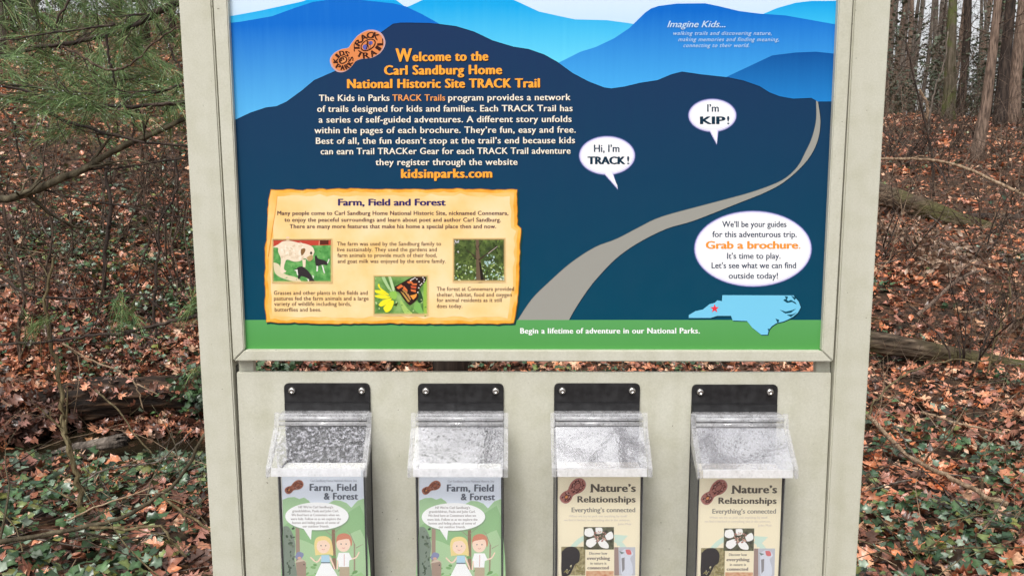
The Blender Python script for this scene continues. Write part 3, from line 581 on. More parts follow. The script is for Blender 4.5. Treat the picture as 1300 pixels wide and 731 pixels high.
YB = -.0475
def brochure_root(i): 
    r = empty('brochure', (BX[i], -.03, Z(880, .002) + .0135)); return r
def stack(root, X, paper, top_row):
    mb = MB()
    mb.box((X - .0632, YB + .0006, Z(880, .002) + .0135), (X + .0632, -.012, Z(top_row, YB)), paper)
    return mb.build('pages', root, bevel=.0004)
PAPER = ink((240, 238, 232))
_pk = {}
def pk(c):
    if c not in _pk:
        m, N, L, b = new_mat('leaflet_ink_%d_%d_%d' % c, .45, .1); b.inputs['Base Color'].default_value = S(*(255 - (255 - v) * .8 for v in c), k=.99); _pk[c] = m
    return _pk[c]     # thin, pale leaflet print
def farm_cover(root):
    A = Art(YB, 8e-5); x0, x1 = 357.6, 463; top = 596
    L_ = lambda v: x0 + (v - 600) * .028; R_ = lambda v: x1 + (v - 600) * .012 - .5
    A.poly([(L_(top), top), (R_(top), top), (R_(830), 830), (L_(830), 830)], pk((222, 230, 244)), 0)
    A.poly([(L_(634), 634), (366, 631), (374, 630.5), (380, 633), (386, 631), (392, 635), (398, 643), (410, 641), (418, 638), (424, 634.5), (432, 635), (440, 638), (446, 644), (454, 635), (R_(633), 632), (R_(830), 830), (L_(830), 830)], pk((150, 192, 138)), 1)
    A.poly([(L_(665), 668), (372, 660), (390, 664), (420, 660), (440, 652), (R_(650), 655), (R_(830), 830), (L_(830), 830)], pk((128, 178, 116)), 2, 3)
    A.poly([(L_(690), 690), (380, 684), (410, 694), (440, 680), (R_(680), 684), (R_(830), 830), (L_(830), 830)], pk((160, 198, 144)), 3, 3)
    A.poly([(L_(668), 668), (366, 668), (372, 678), (375, 692), (374, 710), (378, 740), (L_(740), 745)], pk((104, 120, 104)), 4, 3)
    blobs(A, 362, 668, 376, 731, 24, (1, 2.2), [(92, 108, 92), (124, 138, 118), (84, 100, 82)], 4.4)
    for q, c in (([(375, 664), (380, 664), (381, 715), (376, 715)], (180, 156, 140)), ([(421, 668), (425, 668), (427, 722), (422, 722)], (160, 130, 110)), ([(449, 690), (451, 690), (451, 725), (449, 725)], (176, 160, 140))): A.poly(q, ink(c), 4.6)
    for q in ([(450, 690), (444, 676), (440, 672)], [(422, 680), (412, 672), (400, 668)], [(424, 676), (434, 668)], [(452, 695), (461, 690)]): A.line(q, (1, .4), pk((140, 122, 108)), 4.8)
    blobs(A, 380, 700, 458, 760, 50, (1, 3), [(146, 190, 130), (172, 206, 156), (130, 176, 114)], 4.9)
    A.poly([(L_(735), 738), (400, 728), (440, 734), (R_(732), 732), (R_(830), 830), (L_(830), 830)], pk((140, 190, 120)), 5.3, 3)
    emblem(A, (367, 621.5), (377.5, 615.5), .3, 5.6, False, (176, 110, 86), (84, 44, 36), (196, 150, 140))
    A.text("Farm, Field", 393, 452.8, 622.5, pk((66, 72, 86)), 6, 9, 1.1, space=1.08); A.text("& Forest", 411, 454.6, 633.6, pk((66, 72, 86)), 6, 8.6, 1.1, space=1.08)
    A.text("Carl Sandburg Home National Historic Site", 394, 453, 611, pk((150, 154, 170)), 6, 2.8, .1)
    A.ell((403.3, 656), 40.5, 18, pk((112, 146, 106)), 6); A.ell((402.3, 654.8), 40.3, 17.6, pk((251, 251, 252)), 6.6); A.poly([(383, 667), (396, 671), (394.8, 685)], pk((251, 251, 252)), 6.8)
    for b, a, c, y in (("Hi! We’re Carl Sandburg’s", 379, 423, 644.6), ("grandchildren, Paula and John Carl.", 371, 430, 649.6), ("We lived here at Connemara when we", 370, 431, 654.6), ("were kids. Follow us as we explore the", 369, 433, 659.6), ("homes and hiding places of some of", 371, 431, 664.4), ("our outdoor friends.", 384, 418, 669)): A.text(b, a, c, y, pk((150, 140, 142)), 7.4, 3.1, .25)
    SK = pk((250, 214, 190)); HB = pk((240, 212, 130)); HR = pk((200, 112, 82))
    A.poly([(400.5, 705), (399, 690), (401.5, 682.5), (408, 680), (416, 681), (421, 687), (423, 704), (418, 703), (404, 704)], HB, 7.2, 3); A.ell((410.5, 692.6), 8.4, 9.2, SK, 7.6); A.poly([(401.5, 688), (404, 682), (411, 680.6), (418, 684), (420, 692), (414, 685.5), (406, 686)], HB, 8, 3)
    A.poly([(408, 704), (418, 704), (419, 713.5), (407.5, 713.5)], pk((166, 208, 232)), 7.8); A.poly([(408, 714), (418.5, 714), (429, 731), (400, 731)], pk((250, 250, 252)), 7.8); A.poly([(407.5, 713), (419, 713), (419, 714.4), (407.5, 714.4)], pk((70, 80, 96)), 8)
    A.line([(408, 706), (402, 713), (394, 706.5)], (2.2, 1.6), SK, 7.7, 3); A.line([(418, 706), (422, 714), (425, 722)], (2.2, 1.6), SK, 7.7, 3); A.poly([(405, 731), (410, 731), (410, 752), (405.5, 752)], SK, 7.5); A.poly([(416, 731), (421, 731), (420, 752), (416, 752)], SK, 7.5)
    A.ell((436, 690), 8.8, 10, SK, 7.6); A.poly([(426.6, 690), (428, 680), (436, 676.4), (444, 679), (447, 687), (445.6, 693), (443, 684), (434, 684.5), (428.5, 686)], HR, 8, 3)
    A.poly([(430, 701), (443, 701), (447, 709), (443.5, 711), (443, 719), (430, 719), (429.5, 711), (427.5, 710)], pk((250, 250, 252)), 7.8); A.poly([(431, 719), (443.5, 719), (444, 752), (438.5, 752), (437.4, 728), (436, 752), (431, 752)], pk((176, 156, 126)), 7.8)
    A.line([(445.5, 709), (452, 707), (456, 700)], (2, 1.7), SK, 7.7, 3); A.line([(429, 710), (428, 722)], (2, 1.7), SK, 7.7); A.line([(437, 703), (437, 718)], .8, pk((206, 140, 140)), 8.2)
    for ex, ey in ((407.5, 692), (413.5, 692), (433, 690), (439.4, 690)): A.ell((ex, ey), .75, .95, pk((86, 80, 84)), 8.2, n=10)
    for mx, my in ((410.5, 696.4), (436.2, 694.6)): A.line([(mx - 2, my), (mx, my + .9), (mx + 2, my)], .6, pk((206, 110, 104)), 8.2, 3)
    A.poly([(375.5, 714), (386, 711), (388.5, 714), (388.5, 732), (377.5, 734)], pk((150, 122, 104)), 7.2); A.poly([(373.5, 714), (381, 708), (391, 713), (386, 711.6)], pk((204, 180, 156)), 7.6); A.ell((386, 716), .9, 1, pk((60, 50, 46)), 7.8, n=10)
    A.poly([(374.5, 706), (378, 700), (384, 701), (385.5, 704), (382, 709), (376.5, 709)], pk((116, 122, 166)), 7.8, 3); A.ell((380, 707.6), 2.4, 1.6, pk((216, 160, 130)), 8, n=12)
    return A.build('cover', root)
def nature_cover(root):
    A = Art(YB, 8e-5)
    L_ = lambda v: 706.6 + (v - 600) * .02; R_ = lambda v: 813.2 - (v - 600) * .012
    A.poly([(L_(596), 596), (R_(596), 596), (R_(830), 830), (L_(830), 830)], pk((243, 229, 194)), 0)
    emblem(A, (719, 630.4), (732.5, 617.5), .3, 1, False, (184, 120, 110), (84, 44, 44), (196, 150, 144))
    G1 = ink((104, 96, 86))
    A.text("Nature’s", 750, 807.3, 623.8, G1, 2, 10, 1.5, space=1.05); A.text("Relationships", 733, 807, 637.2, G1, 2, 8, 1.2, space=1.05); A.text("Everything’s connected", 725.6, 806.5, 649.6, pk((112, 106, 98)), 2, 6, .5)
    for q in ((749, 812.5, 755.5, 1.1), (749, 624, 753, 1.1)): A.line([(q[0], q[1]), (q[2], q[1])], q[3], G1, 2)
    F1 = pk((206, 192, 176))
    A.text("When we try to pick out anything by itself", 722, 796, 656, F1, 2, 2.8, .2); A.text("we find it hitched to everything else in the universe.", 716, 800, 661, F1, 2, 2.8, .2); A.text("John Muir", 784, 802, 666, F1, 2, 2.8, .2)
    TE = pk((196, 222, 206)); cxx, cyy = 759.5, 718
    def ring(a0, a1, r0, r1): 
        n = 14; A.poly([(cxx + r0 * math.cos(R(a0 + (a1 - a0) * i / n)), cyy + r0 * math.sin(R(a0 + (a1 - a0) * i / n))) for i in range(n + 1)] + [(cxx + r1 * math.cos(R(a1 - (a1 - a0) * i / n)), cyy + r1 * math.sin(R(a1 - (a1 - a0) * i / n))) for i in range(n + 1)], TE, 2)
    ring(180, 250, 37, 43); ring(302, 360, 37, 43); ring(20, 80, 37, 43); ring(100, 160, 37, 43)
    A.poly([(779, 678), (797, 679.5), (784, 693)], TE, 2.4)
    A.poly([(741, 668.5), (779.4, 668.5), (779.4, 697), (741, 697)], mottled('thicket_print', [(.3, S(60, 56, 46)), (.7, S(120, 122, 96))], 160, .5), 3)
    for q in ([(743, 671), (751, 670), (754, 678), (748, 681), (742, 678)], [(768, 679), (776, 674), (778.6, 682), (771, 685)], [(745, 685), (755, 682), (757, 689), (750, 694.5), (744, 691)], [(759, 688), (765, 684), (772, 690), (772, 695.5), (763, 694)], [(756, 669.5), (764, 669.5), (764, 676), (757, 677)]): A.poly(q, pk((246, 244, 242)), 4, 3)
    blobs(A, 753, 673, 770, 688, 26, (.7, 1.5), [(206, 160, 150), (186, 130, 120), (226, 200, 170)], 4.5)
    A.poly([(712.5, 693.4), (743, 693.4), (743, 730), (713, 730)], mottled('grass_print', [(.3, S(120, 108, 72)), (.7, S(196, 184, 140))], 190, .5), 3)
    A.poly([(713, 700), (720, 694), (730, 694), (736, 701), (735, 712), (730, 716), (727, 722), (722, 730), (713, 730)], ink((58, 54, 56)), 4, 3); blobs(A, 716, 716, 742, 730, 22, (.5, 1.2), [(190, 178, 130), (150, 140, 90), (216, 206, 170)], 4.6, 3)
    A.poly([(779.8, 694), (806.4, 694), (806.4, 730), (779.8, 730)], pk((178, 180, 192)), 3); A.poly([(779.8, 694), (785, 694), (786, 730), (779.8, 730)], pk((140, 112, 104)), 4)
    A.poly([(788, 700), (794, 696), (801, 698), (804, 703), (800, 708), (803, 718), (802, 730), (790, 730), (788, 715)], pk((206, 210, 224)), 4.3, 3); A.poly([(794, 697), (800, 697.5), (801.5, 703), (796, 703)], pk((206, 84, 84)), 4.8, 3); A.poly([(786, 699), (793, 701), (789, 703)], pk((90, 110, 110)), 4.8); A.poly([(789, 708), (793, 707), (793, 722), (790, 726)], pk((120, 116, 120)), 4.8)
    A.poly([(743.2, 697.4), (779.6, 697.4), (779.6, 724), (743.2, 724)], pk((243, 229, 194)), 5)
    D1 = pk((122, 110, 98))
    A.text("Discover how", 748, 771, 703.4, D1, 6, 3.4, .35); A.text("everything", 745, 774.5, 710, D1, 6, 4.2, .9, space=1.1); A.text("in nature is", 749.5, 770, 716, D1, 6, 3.4, .35); A.text("connected", 745.5, 773, 722, D1, 6, 4, .9, space=1.1)
    A.poly([(744, 724.2), (779, 724.2), (779, 752), (744, 752)], mottled('petal_print', [(.3, S(214, 140, 104)), (.6, S(236, 196, 160))], 170, .5), 5.4)
    return A.build('cover', root)
b0 = brochure_root(0); stack(b0, BX[0], PAPER, 597.5); cov = farm_cover(b0)
b2 = brochure_root(2); stack(b2, BX[2], ink((240, 228, 208)), 596.5); nature_cover(b2)
b1 = copy_tree(b0); b1.location = (BX[1], -.03, b0.location.z - .001); b3 = copy_tree(b2); b3.location = (BX[3], -.03, b2.location.z - .0022)
for b, l in ((b0, 'leftmost farm leaflet stack, pale blue and green cover, in box with dark lid'), (b1, 'second farm leaflet stack, pale blue and green cover, right of the other farm one'), (b2, 'third leaflet stack, cream nature cover, just right of the farm leaflets'), (b3, 'rightmost leaflet stack, cream nature cover, in the box by the right post')):
    tag(b, l, 'brochure', 'brochures in the clear boxes')

# ------------------------------------------------------------------ ground
def smooth(a, b, x): t = np.clip((x - a) / (b - a), 0, 1); return t * t * (3 - 2 * t)
def softp(x, w): return w * np.logaddexp(0, x / w)
def gh(x, y):
    x = np.asarray(x, float); y = np.asarray(y, float)
    left = smooth(1.0, -2.5, x - .12 * y)
    sl = .2 + .1 * left
    h = sl * softp(y - 5.0, .5)
    cr = 22 + 14 * left
    h = h - (sl - .045) * softp(y - cr, 2.0)
    h = np.where(y > 60, np.minimum(h, h), h)
    w_ = .12 * np.sin(x * .9)
    h = h - .40 * smooth(2.95, 3.6, y - w_) * (1 - smooth(4.5, 5.25, y - w_)) * smooth(.4, -.6, x)
    n = np.zeros_like(h)
    for i, (fx, fy, am) in enumerate(((.9, 1.1, .05), (1.7, -1.3, .035), (2.9, 2.3, .02), (.35, .5, .10), (4.7, -3.9, .012), (-6.1, 5.2, .008))):
        n = n + am * np.sin(fx * x + fy * y + i * 1.7) * np.cos(.6 * fy * x - .8 * fx * y + i)
    far = np.clip(y / 6, 0.15, 1)
    return h + n * far
def ghf(x, y): return float(gh(x, y))
def hit(u, v, lift=0):                 # where the line of sight meets the ground
    d = ray(u, v); t = 1.4
    while t < 90:
        p = CAM + d * t
        if p.z < ghf(p.x, p.y) + lift: break
        t += .03
    return CAM + d * t
def axis(lo, hi, step, far):
    a = list(np.arange(lo, hi + 1e-6, step)); s = step; k = hi
    while k < far: s *= 1.25; k += s; a.append(k)
    s = step; k = lo
    while k > -far: s *= 1.25; k -= s; a.insert(0, k)
    return np.array(a)
xs = axis(-9, 9, .11, 900); ys = axis(-2, 26, .11, 900)
GX, GY = np.meshgrid(xs, ys); GZ = gh(GX, np.clip(GY, -8, 60)) 
me = bpy.data.meshes.new('ground'); nx, ny = len(xs), len(ys)
V = np.stack([GX.ravel(), GY.ravel(), GZ.ravel()], 1)
idx = (np.arange(ny - 1)[:, None] * nx + np.arange(nx - 1)[None]).ravel()
Q = np.stack([idx, idx + 1, idx + nx + 1, idx + nx], 1)
def fill_mesh(me, V, Fc, k):
    me.vertices.add(len(V)); me.vertices.foreach_set('co', V.astype(np.float32).ravel())
    me.loops.add(Fc.size); me.loops.foreach_set('vertex_index', Fc.astype(np.int32).ravel())
    me.polygons.add(len(Fc)); me.polygons.foreach_set('loop_start', (np.arange(len(Fc)) * k).astype(np.int32))
    me.update(calc_edges=True)
fill_mesh(me, V, Q, 4); me.polygons.foreach_set('use_smooth', [True] * len(Q))
def litter():
    m, N, L, b = new_mat('leaf_mould', .75, .25)
    tc = N.new('ShaderNodeTexCoord'); vo = N.new('ShaderNodeTexVoronoi'); vo.inputs['Scale'].default_value = 14
    n0 = noise_tex(N, L, 9, 3); mp = N.new('ShaderNodeMix'); mp.data_type = 'VECTOR'; mp.inputs[0].default_value = .12
    L.new(tc.outputs['Object'], mp.inputs[4]); L.new(n0.outputs['Color'], mp.inputs[5]); L.new(mp.outputs[1], vo.inputs['Vector'])
    sp = N.new('ShaderNodeSeparateColor'); L.new(vo.outputs['Color'], sp.inputs[0])
    r = ramp(N, L, sp.outputs[0], [(0, (.022, .014, .010, 1)), (.3, (.06, .032, .02, 1)), (.55, (.11, .05, .03, 1)), (.75, (.05, .035, .022, 1)), (.92, (.18, .085, .045, 1))])
    n = noise_tex(N, L, .7, 5); r2 = ramp(N, L, n.outputs[0], [(.35, (.45, .5, .4, 1)), (.6, (1, 1, 1, 1))])
    mx = N.new('ShaderNodeMix'); mx.data_type = 'RGBA'; mx.blend_type = 'MULTIPLY'; mx.inputs[0].default_value = .8
    L.new(r.outputs[0], mx.inputs[6]); L.new(r2.outputs[0], mx.inputs[7]); L.new(mx.outputs[2], b.inputs['Base Color'])
    bump(N, L, b, vo.outputs['Distance'], .8, .05); return m
me.materials.append(litter()); tag(link('ground', me), kind='structure')
# the little stream
mw, N, L, b = new_mat('dark_stream_water', .06, .5); b.inputs['Base Color'].default_value = (.018, .014, .008, 1)
n = noise_tex(N, L, 14, 3); bump(N, L, b, n.outputs[0], .25, .02)
mb = MB(); wx = np.linspace(-7, .3, 40)
mb.add([(x, 3.2 + .12 * math.sin(x * .9), -.33) for x in wx] + [(x, 4.75 + .12 * math.sin(x * .9), -.33) for x in wx], [(i, i + 1, 41 + i, 40 + i) for i in range(39)], mw)
tag(mb.build('stream'), kind='structure')

# ------------------------------------------------------------------ leaf litter, ivy
def leaf_template(widths, sweep=None, k=1.0):
    n = len(widths); v = []; f = []
    for i, w in enumerate(widths):
        x = i / (n - 1); dx = (sweep[i] if sweep else 0)
        v += [(x, 0, 0), (x + dx, w * k, 0), (x + dx, -w * k, 0)]
    for i in range(n - 1):
        a = 3 * i; c = a + 3
        f += [(a, c, a + 1), (c, c + 1, a + 1), (a, a + 2, c), (c, a + 2, c + 2)]
    return np.array(v, float), np.array(f)
OAK = leaf_template([.012, .05, .2, .09, .33, .13, .42, .17, .30, .12, .015], [0, 0, .05, 0, .08, 0, .1, .02, .08, .02, 0])
OVAL = leaf_template([.012, .2, .31, .27, .14, .01])
SMALL = leaf_template([.03, .3, .26, .02])
MAPLE = leaf_template([.02, .34, .12, .55, .2, .42, .12, .02], [0, -.12, .02, -.02, .06, .16, .08, .02])
IVY = leaf_template([.03, .46, .30, .48, .22, .02], [0, -.16, 0, .04, .06, 0])
def scatter(name, tmpl, pos, size, tilt, curl, colors, mat, up=None):
    tv, tf = tmpl; n = len(pos); m = len(tv)
    nr = rng.normal(0, 1, (n, 3)) * tilt[:, None]; nr[:, 2] = 1
    if up is not None: nr[:, :2] += up
    nr /= np.linalg.norm(nr, axis=1, keepdims=True)
    a = rng.uniform(0, 2 * np.pi, n); ex = np.stack([np.cos(a), np.sin(a), np.zeros(n)], 1)
    ex -= nr * (ex * nr).sum(1, keepdims=True); ex /= np.linalg.norm(ex, axis=1, keepdims=True); ey = np.cross(nr, ex)
    x = tv[None, :, 0] - .4; y = tv[None, :, 1]
    z = curl[:, :1] * x * x + curl[:, 1:2] * np.abs(y) + curl[:, 2:3] * x * y * 2 + rng.normal(0, .03, (n, m))
    V = pos[:, None, :] + size[:, None, None] * (x[..., None] * ex[:, None] + y[..., None] * ey[:, None] + z[..., None] * nr[:, None])
    Fc = (tf[None] + (np.arange(n) * m)[:, None, None]).reshape(-1, 3)
    me = bpy.data.meshes.new(name); fill_mesh(me, V.reshape(-1, 3), Fc, 3)
    at_ = me.attributes.new('Col', 'FLOAT_COLOR', 'POINT')
    C = np.ones((n, m, 4), np.float32); C[..., :3] = np.clip(colors[:, None, :] * rng.uniform(.78, 1.15, (n, m, 1)), 0, 1)
    if tmpl is IVY: C[:, ::3, :3] = np.clip(C[:, ::3, :3] * 1.5 + .015, 0, 1)
    at_.data.foreach_set('color', C.ravel()); me.materials.append(mat); return me
def attr_mat(name, rough, spec, trans=0.0):
    m, N, L, b = new_mat(name, rough, spec); a = N.new('ShaderNodeAttribute'); a.attribute_name = 'Col'
    n = noise_tex(N, L, 60, 3); mx = N.new('ShaderNodeMix'); mx.data_type = 'RGBA'; mx.blend_type = 'MULTIPLY'; mx.inputs[0].default_value = .5
    r = ramp(N, L, n.outputs[0], [(.3, (.55, .5, .45, 1)), (.65, (1.1, 1.08, 1.05, 1))])
    L.new(a.outputs['Color'], mx.inputs[6]); L.new(r.outputs[0], mx.inputs[7]); L.new(mx.outputs[2], b.inputs['Base Color']); return m
M_LEAF = attr_mat('fallen_leaf', .32, .5); M_IVY = attr_mat('ivy_leaf', .3, .5)
def fan(n, d0, d1, p, half=.85):       # points on the ground in front, density ~ d**-p
    u = rng.uniform(0, 1, n)
    q = 2 - p
    d = (d0 ** q + u * (d1 ** q - d0 ** q)) ** (1 / q) if abs(q) > 1e-6 else d0 * (d1 / d0) ** u
    th = rng.uniform(-half, half, n); x = d * np.tan(th) * .95; y = d - 1.2
    return np.stack([x, y, gh(x, y)], 1), d
BROWN = np.array([(.38, .17, .105), (.25, .105, .07), (.48, .23, .145), (.16, .08, .06), (.07, .042, .034), (.47, .31, .215), (.33, .165, .135), (.42, .165, .08), (.60, .42, .32), (.035, .026, .022)])
def brown(n, w=None): return BROWN[rng.choice(len(BROWN), n, p=w)] * rng.uniform(.75, 1.2, (n, 1))
def blotch(x, y, f, seed): return np.sin(x * f + seed) * np.cos(y * f * 1.3 + seed * 2.1) + .6 * np.sin(x * f * 2.3 + y * f * 1.9 + seed)
def litter_col(P_):
    n = len(P_); b_ = blotch(P_[:, 0], P_[:, 1], 1.7, 1.3) + rng.normal(0, .5, n)
    w1 = [.20, .10, .18, .05, .04, .10, .12, .15, .05, .01]; w2 = [.06, .20, .04, .22, .20, .05, .09, .03, .02, .09]
    hi = np.where(P_[:, 1] > 9, .4, -.35) + np.where(P_[:, 0] > 0, .15, -.1)
    c = 1.42 * np.where((b_ + hi > 0)[:, None], brown(n, w1), brown(n, w2))
    return c * np.where((P_[:, 0] > 0)[:, None], np.array([1.10, .98, .86]), np.array([1.05, 1.0, .95]))
tot = []
for nm, tm, n, d0, d1, p, s0, s1 in (('o', OAK, 8000, 2.0, 10, .7, .06, .13), ('v', OVAL, 30000, 2.0, 11, .7, .03, .075), ('m', MAPLE, 5000, 2.0, 10, .7, .05, .10), ('fo', OVAL, 30000, 8, 24, 1.0, .06, .13), ('fs', SMALL, 26000, 14, 46, 1.0, .10, .22)):
    P_, d = fan(n, d0, d1, p)
    keep = P_[:, 2] > -.325; P_ = P_[keep]; n = len(P_)
    P_[:, 2] += rng.uniform(.0, .035, n)
    sz = rng.uniform(s0, s1, n); cu = np.stack([rng.normal(.25, .5, n), rng.normal(.2, .4, n), rng.normal(0, .4, n)], 1)
    tot.append(scatter('fallen_leaves', tm, P_, sz, rng.uniform(.15, .75, n), cu, litter_col(P_), M_LEAF))
def join(name, meshes, kind='stuff', **kw):
    vs = []; fs = []; cs = []; o = 0
    for m in meshes:
        v = np.empty(len(m.vertices) * 3, np.float32); m.vertices.foreach_get('co', v); v = v.reshape(-1, 3)
        f = np.empty(len(m.loops), np.int32); m.loops.foreach_get('vertex_index', f)
        c = np.empty(len(m.vertices) * 4, np.float32); m.attributes['Col'].data.foreach_get('color', c)
        vs.append(v); fs.append(f.reshape(-1, 3) + o); cs.append(c); o += len(v)
    me = bpy.data.meshes.new(name); fill_mesh(me, np.concatenate(vs), np.concatenate(fs), 3)
    a = me.attributes.new('Col', 'FLOAT_COLOR', 'POINT'); a.data.foreach_set('color', np.concatenate(cs)); me.materials.append(meshes[0].materials[0])
    for m in meshes: bpy.data.meshes.remove(m)
    return tag(link(name, me), kind=kind, **kw)
n = 15000; x = rng.uniform(-4.6, 0, n); y = rng.uniform(4.2, 6.6, n); P_ = np.stack([x, y, gh(x, y) + rng.uniform(0, .05, n)], 1); P_ = P_[P_[:, 2] > -.31]; n = len(P_)
tot.append(scatter('fallen_leaves', MAPLE, P_, rng.uniform(.035, .09, n), rng.uniform(.2, 1.0, n), np.stack([rng.normal(.25, .5, n), rng.normal(.2, .4, n), rng.normal(0, .4, n)], 1), litter_col(P_) * .8, M_LEAF))
n = 1500; P_ = rng.normal(0, 1, (n, 3)) * np.array([.17, .14, .07]) + np.array([-3.62, 4.3, -.22]); tot.append(scatter('fallen_leaves', MAPLE, P_, rng.uniform(.05, .11, n), rng.uniform(.4, 1.2, n), np.stack([rng.normal(.3, .5, n), rng.normal(.3, .4, n), rng.normal(0, .4, n)], 1), brown(n, [.05, .2, .03, .25, .22, .03, .08, .03, .01, .1]), M_LEAF))
n = 260; x = rng.uniform(-3.4, -2.2, n); P_ = np.stack([x, 4.57 + rng.normal(0, .10, n), -.06 + .02 * (x + 3.4) + rng.normal(0, .03, n)], 1); tot.append(scatter('fallen_leaves', MAPLE, P_, rng.uniform(.03, .08, n), rng.uniform(.3, 1.2, n), np.stack([rng.normal(.3, .5, n), rng.normal(.3, .4, n), rng.normal(0, .4, n)], 1), litter_col(P_), M_LEAF))
join('fallen_leaves', tot, label='wet brown and rust fallen leaves covering the forest floor', cat='fallen leaves')
iv = []
for n, d0, d1, p, s0, s1 in ((52000, 2.1, 9, .8, .024, .055), (40000, 7, 26, .9, .05, .085)):
    P_, d = fan(n, d0, d1, p)
    x, y = P_[:, 0], P_[:, 1]
    dens = 1.0 * blotch(x, y, 1.3, 4.0) + .8 * blotch(x, y, 4.1, 2.2) + rng.normal(0, .5, n) + np.where(x < 0, .3, -.2) + np.where((x < -.6) & (y < 3.3), .25, 0) + np.where((x < 0) & (y > 4.9), .75, 0) + np.where((x > 1) & (y < 3.2) , .4, 0) - np.where((x > 0) & (y > 4.6), .7, 0) - np.where(y > 16, .5, 0)
    P_ = P_[(dens > .55) & (P_[:, 2] > -.31)]; n = len(P_); P_[:, 2] += rng.uniform(.015, .09, n)
    base = np.array([(.04, .085, .032), (.055, .11, .04), (.12, .175, .12), (.02, .05, .022), (.13, .17, .055), (.20, .25, .19), (.13, .14, .03)])
    cs = base[rng.choice(7, n, p=[.24, .16, .15, .22, .08, .07, .08])] * rng.uniform(.6, 1.3, (n, 1))
    iv.append(scatter('ivy', IVY, P_, rng.uniform(s0, s1, n), rng.uniform(.2, .9, n), np.stack([rng.normal(-.2, .25, n), rng.normal(.1, .25, n), rng.normal(0, .2, n)], 1), cs, M_IVY))
# ivy climbing over the right end of the rotten log, and the dark hollow round it
n = 900; q = rng.normal(0, 1, (n, 3)) * np.array([.15, .10, .11]); P_ = q + np.array([-2.2, 4.5, -.04]); P_[:450] += np.array([.35, .05, .02])
P_[:, 2] = np.maximum(P_[:, 2], -.3)
cs = np.array([(.04, .085, .032), (.055, .11, .04), (.12, .175, .12), (.02, .05, .022)])[rng.choice(4, n)] * rng.uniform(.6, 1.3, (n, 1))
iv.append(scatter('ivy', IVY, P_, rng.uniform(.03, .065, n), rng.uniform(.5, 1.4, n), np.stack([rng.normal(-.2, .25, n), rng.normal(.1, .25, n), rng.normal(0, .2, n)], 1), cs, M_IVY))
join('ivy_ground_cover', iv, label='dark green ivy spreading over the leaf litter', cat='ivy')

# ------------------------------------------------------------------ wood
def bark(name, c0, c1, c2, scale=22, moss=None, b_=.8, st=(1, 1, .16)):
    m, N, L, b = new_mat(name, .8, .25)
    n = noise_tex(N, L, scale, 8, stretch=st)
    r = ramp(N, L, n.outputs[0], [(.32, c0), (.52, c1), (.72, c2)]); out = r.outputs[0]
    if moss:
        n2 = noise_tex(N, L, 2.2, 5); r2 = ramp(N, L, n2.outputs[0], [(.42, (0, 0, 0, 1)), (.58, (1, 1, 1, 1))])
        mx = N.new('ShaderNodeMix'); mx.data_type = 'RGBA'; L.new(r2.outputs[0], mx.inputs[0]); L.new(out, mx.inputs[6]); mx.inputs[7].default_value = moss; out = mx.outputs[2]
    L.new(out, b.inputs['Base Color']); bump(N, L, b, n.outputs[0], b_, .03); return m
B_GREY = bark('grey_brown_bark', (.045, .037, .031, 1), (.135, .11, .09, 1), (.25, .21, .175, 1), 34)
B_RED = bark('reddish_bark', (.055, .038, .029, 1), (.17, .118, .088, 1), (.30, .215, .165, 1), 34)
B_DARK = bark('dark_wet_bark', (.012, .009, .008, 1), (.04, .028, .022, 1), (.09, .065, .05, 1))
B_MOSS = bark('mossy_bark', (.04, .035, .02, 1), (.09, .075, .05, 1), (.15, .12, .09, 1), moss=(.085, .105, .025, 1))
B_MLOG = bark('mossy_log_bark', (.025, .018, .012, 1), (.085, .06, .04, 1), (.20, .15, .105, 1), 24, moss=(.075, .07, .025, 1), b_=1, st=(.3, 1, 1))
B_TAN = bark('pale_dead_wood', (.16, .10, .06, 1), (.30, .21, .135, 1), (.44, .33, .23, 1), 30)
B_TWIG = bark('brown_twig', (.03, .02, .014, 1), (.075, .05, .036, 1), (.15, .105, .075, 1), 40)
B_OLIVE = bark('olive_twig', (.06, .045, .025, 1), (.13, .10, .05, 1), (.22, .18, .10, 1), 40)
B_LIMB = bark('dark_olive_limb', (.03, .024, .014, 1), (.075, .06, .036, 1), (.15, .13, .08, 1), 30)
B_ROT = bark('rotten_log_wood', (.005, .0035, .0025, 1), (.024, .014, .009, 1), (.12, .07, .04, 1), 26, b_=1, st=(.10, 1, 1))

def twigs(mb, p, d, ln, r, lev, mat, wob=.18, n=4, up=.05, kids=3):
    pts = [Vector(p)]; rad = [r]; d = Vector(d).normalized(); k = 5
    for i in range(k):
        d = (d + Vector((random.gauss(0, wob), random.gauss(0, wob), random.gauss(0, wob) + up))).normalized()
        pts.append(pts[-1] + d * ln / k); rad.append(r * (1 - .8 * (i + 1) / k) + .0004)
    mb.tube(pts, rad, mat, n if r > .004 else 3, cap=False)
    if lev > 0:
        for _ in range(kids):
            i = random.randint(1, k); a = pts[i] - pts[i - 1]
            o = Vector((random.gauss(0, 1), random.gauss(0, 1), random.gauss(0, .7))); dd = (a.normalized() + o.normalized() * .8).normalized()
            twigs(mb, pts[i], dd, ln * random.uniform(.4, .65), rad[i] * .65, lev - 1, mat, wob, n, up, kids)
    return pts
def path3(pts, Y):                     # traced twig at its own distance(s)
    ys_ = Y if isinstance(Y, (list, tuple)) else [Y] * len(pts)
    return [at(u, v, y) for (u, v), y in zip(pts, ys_)]
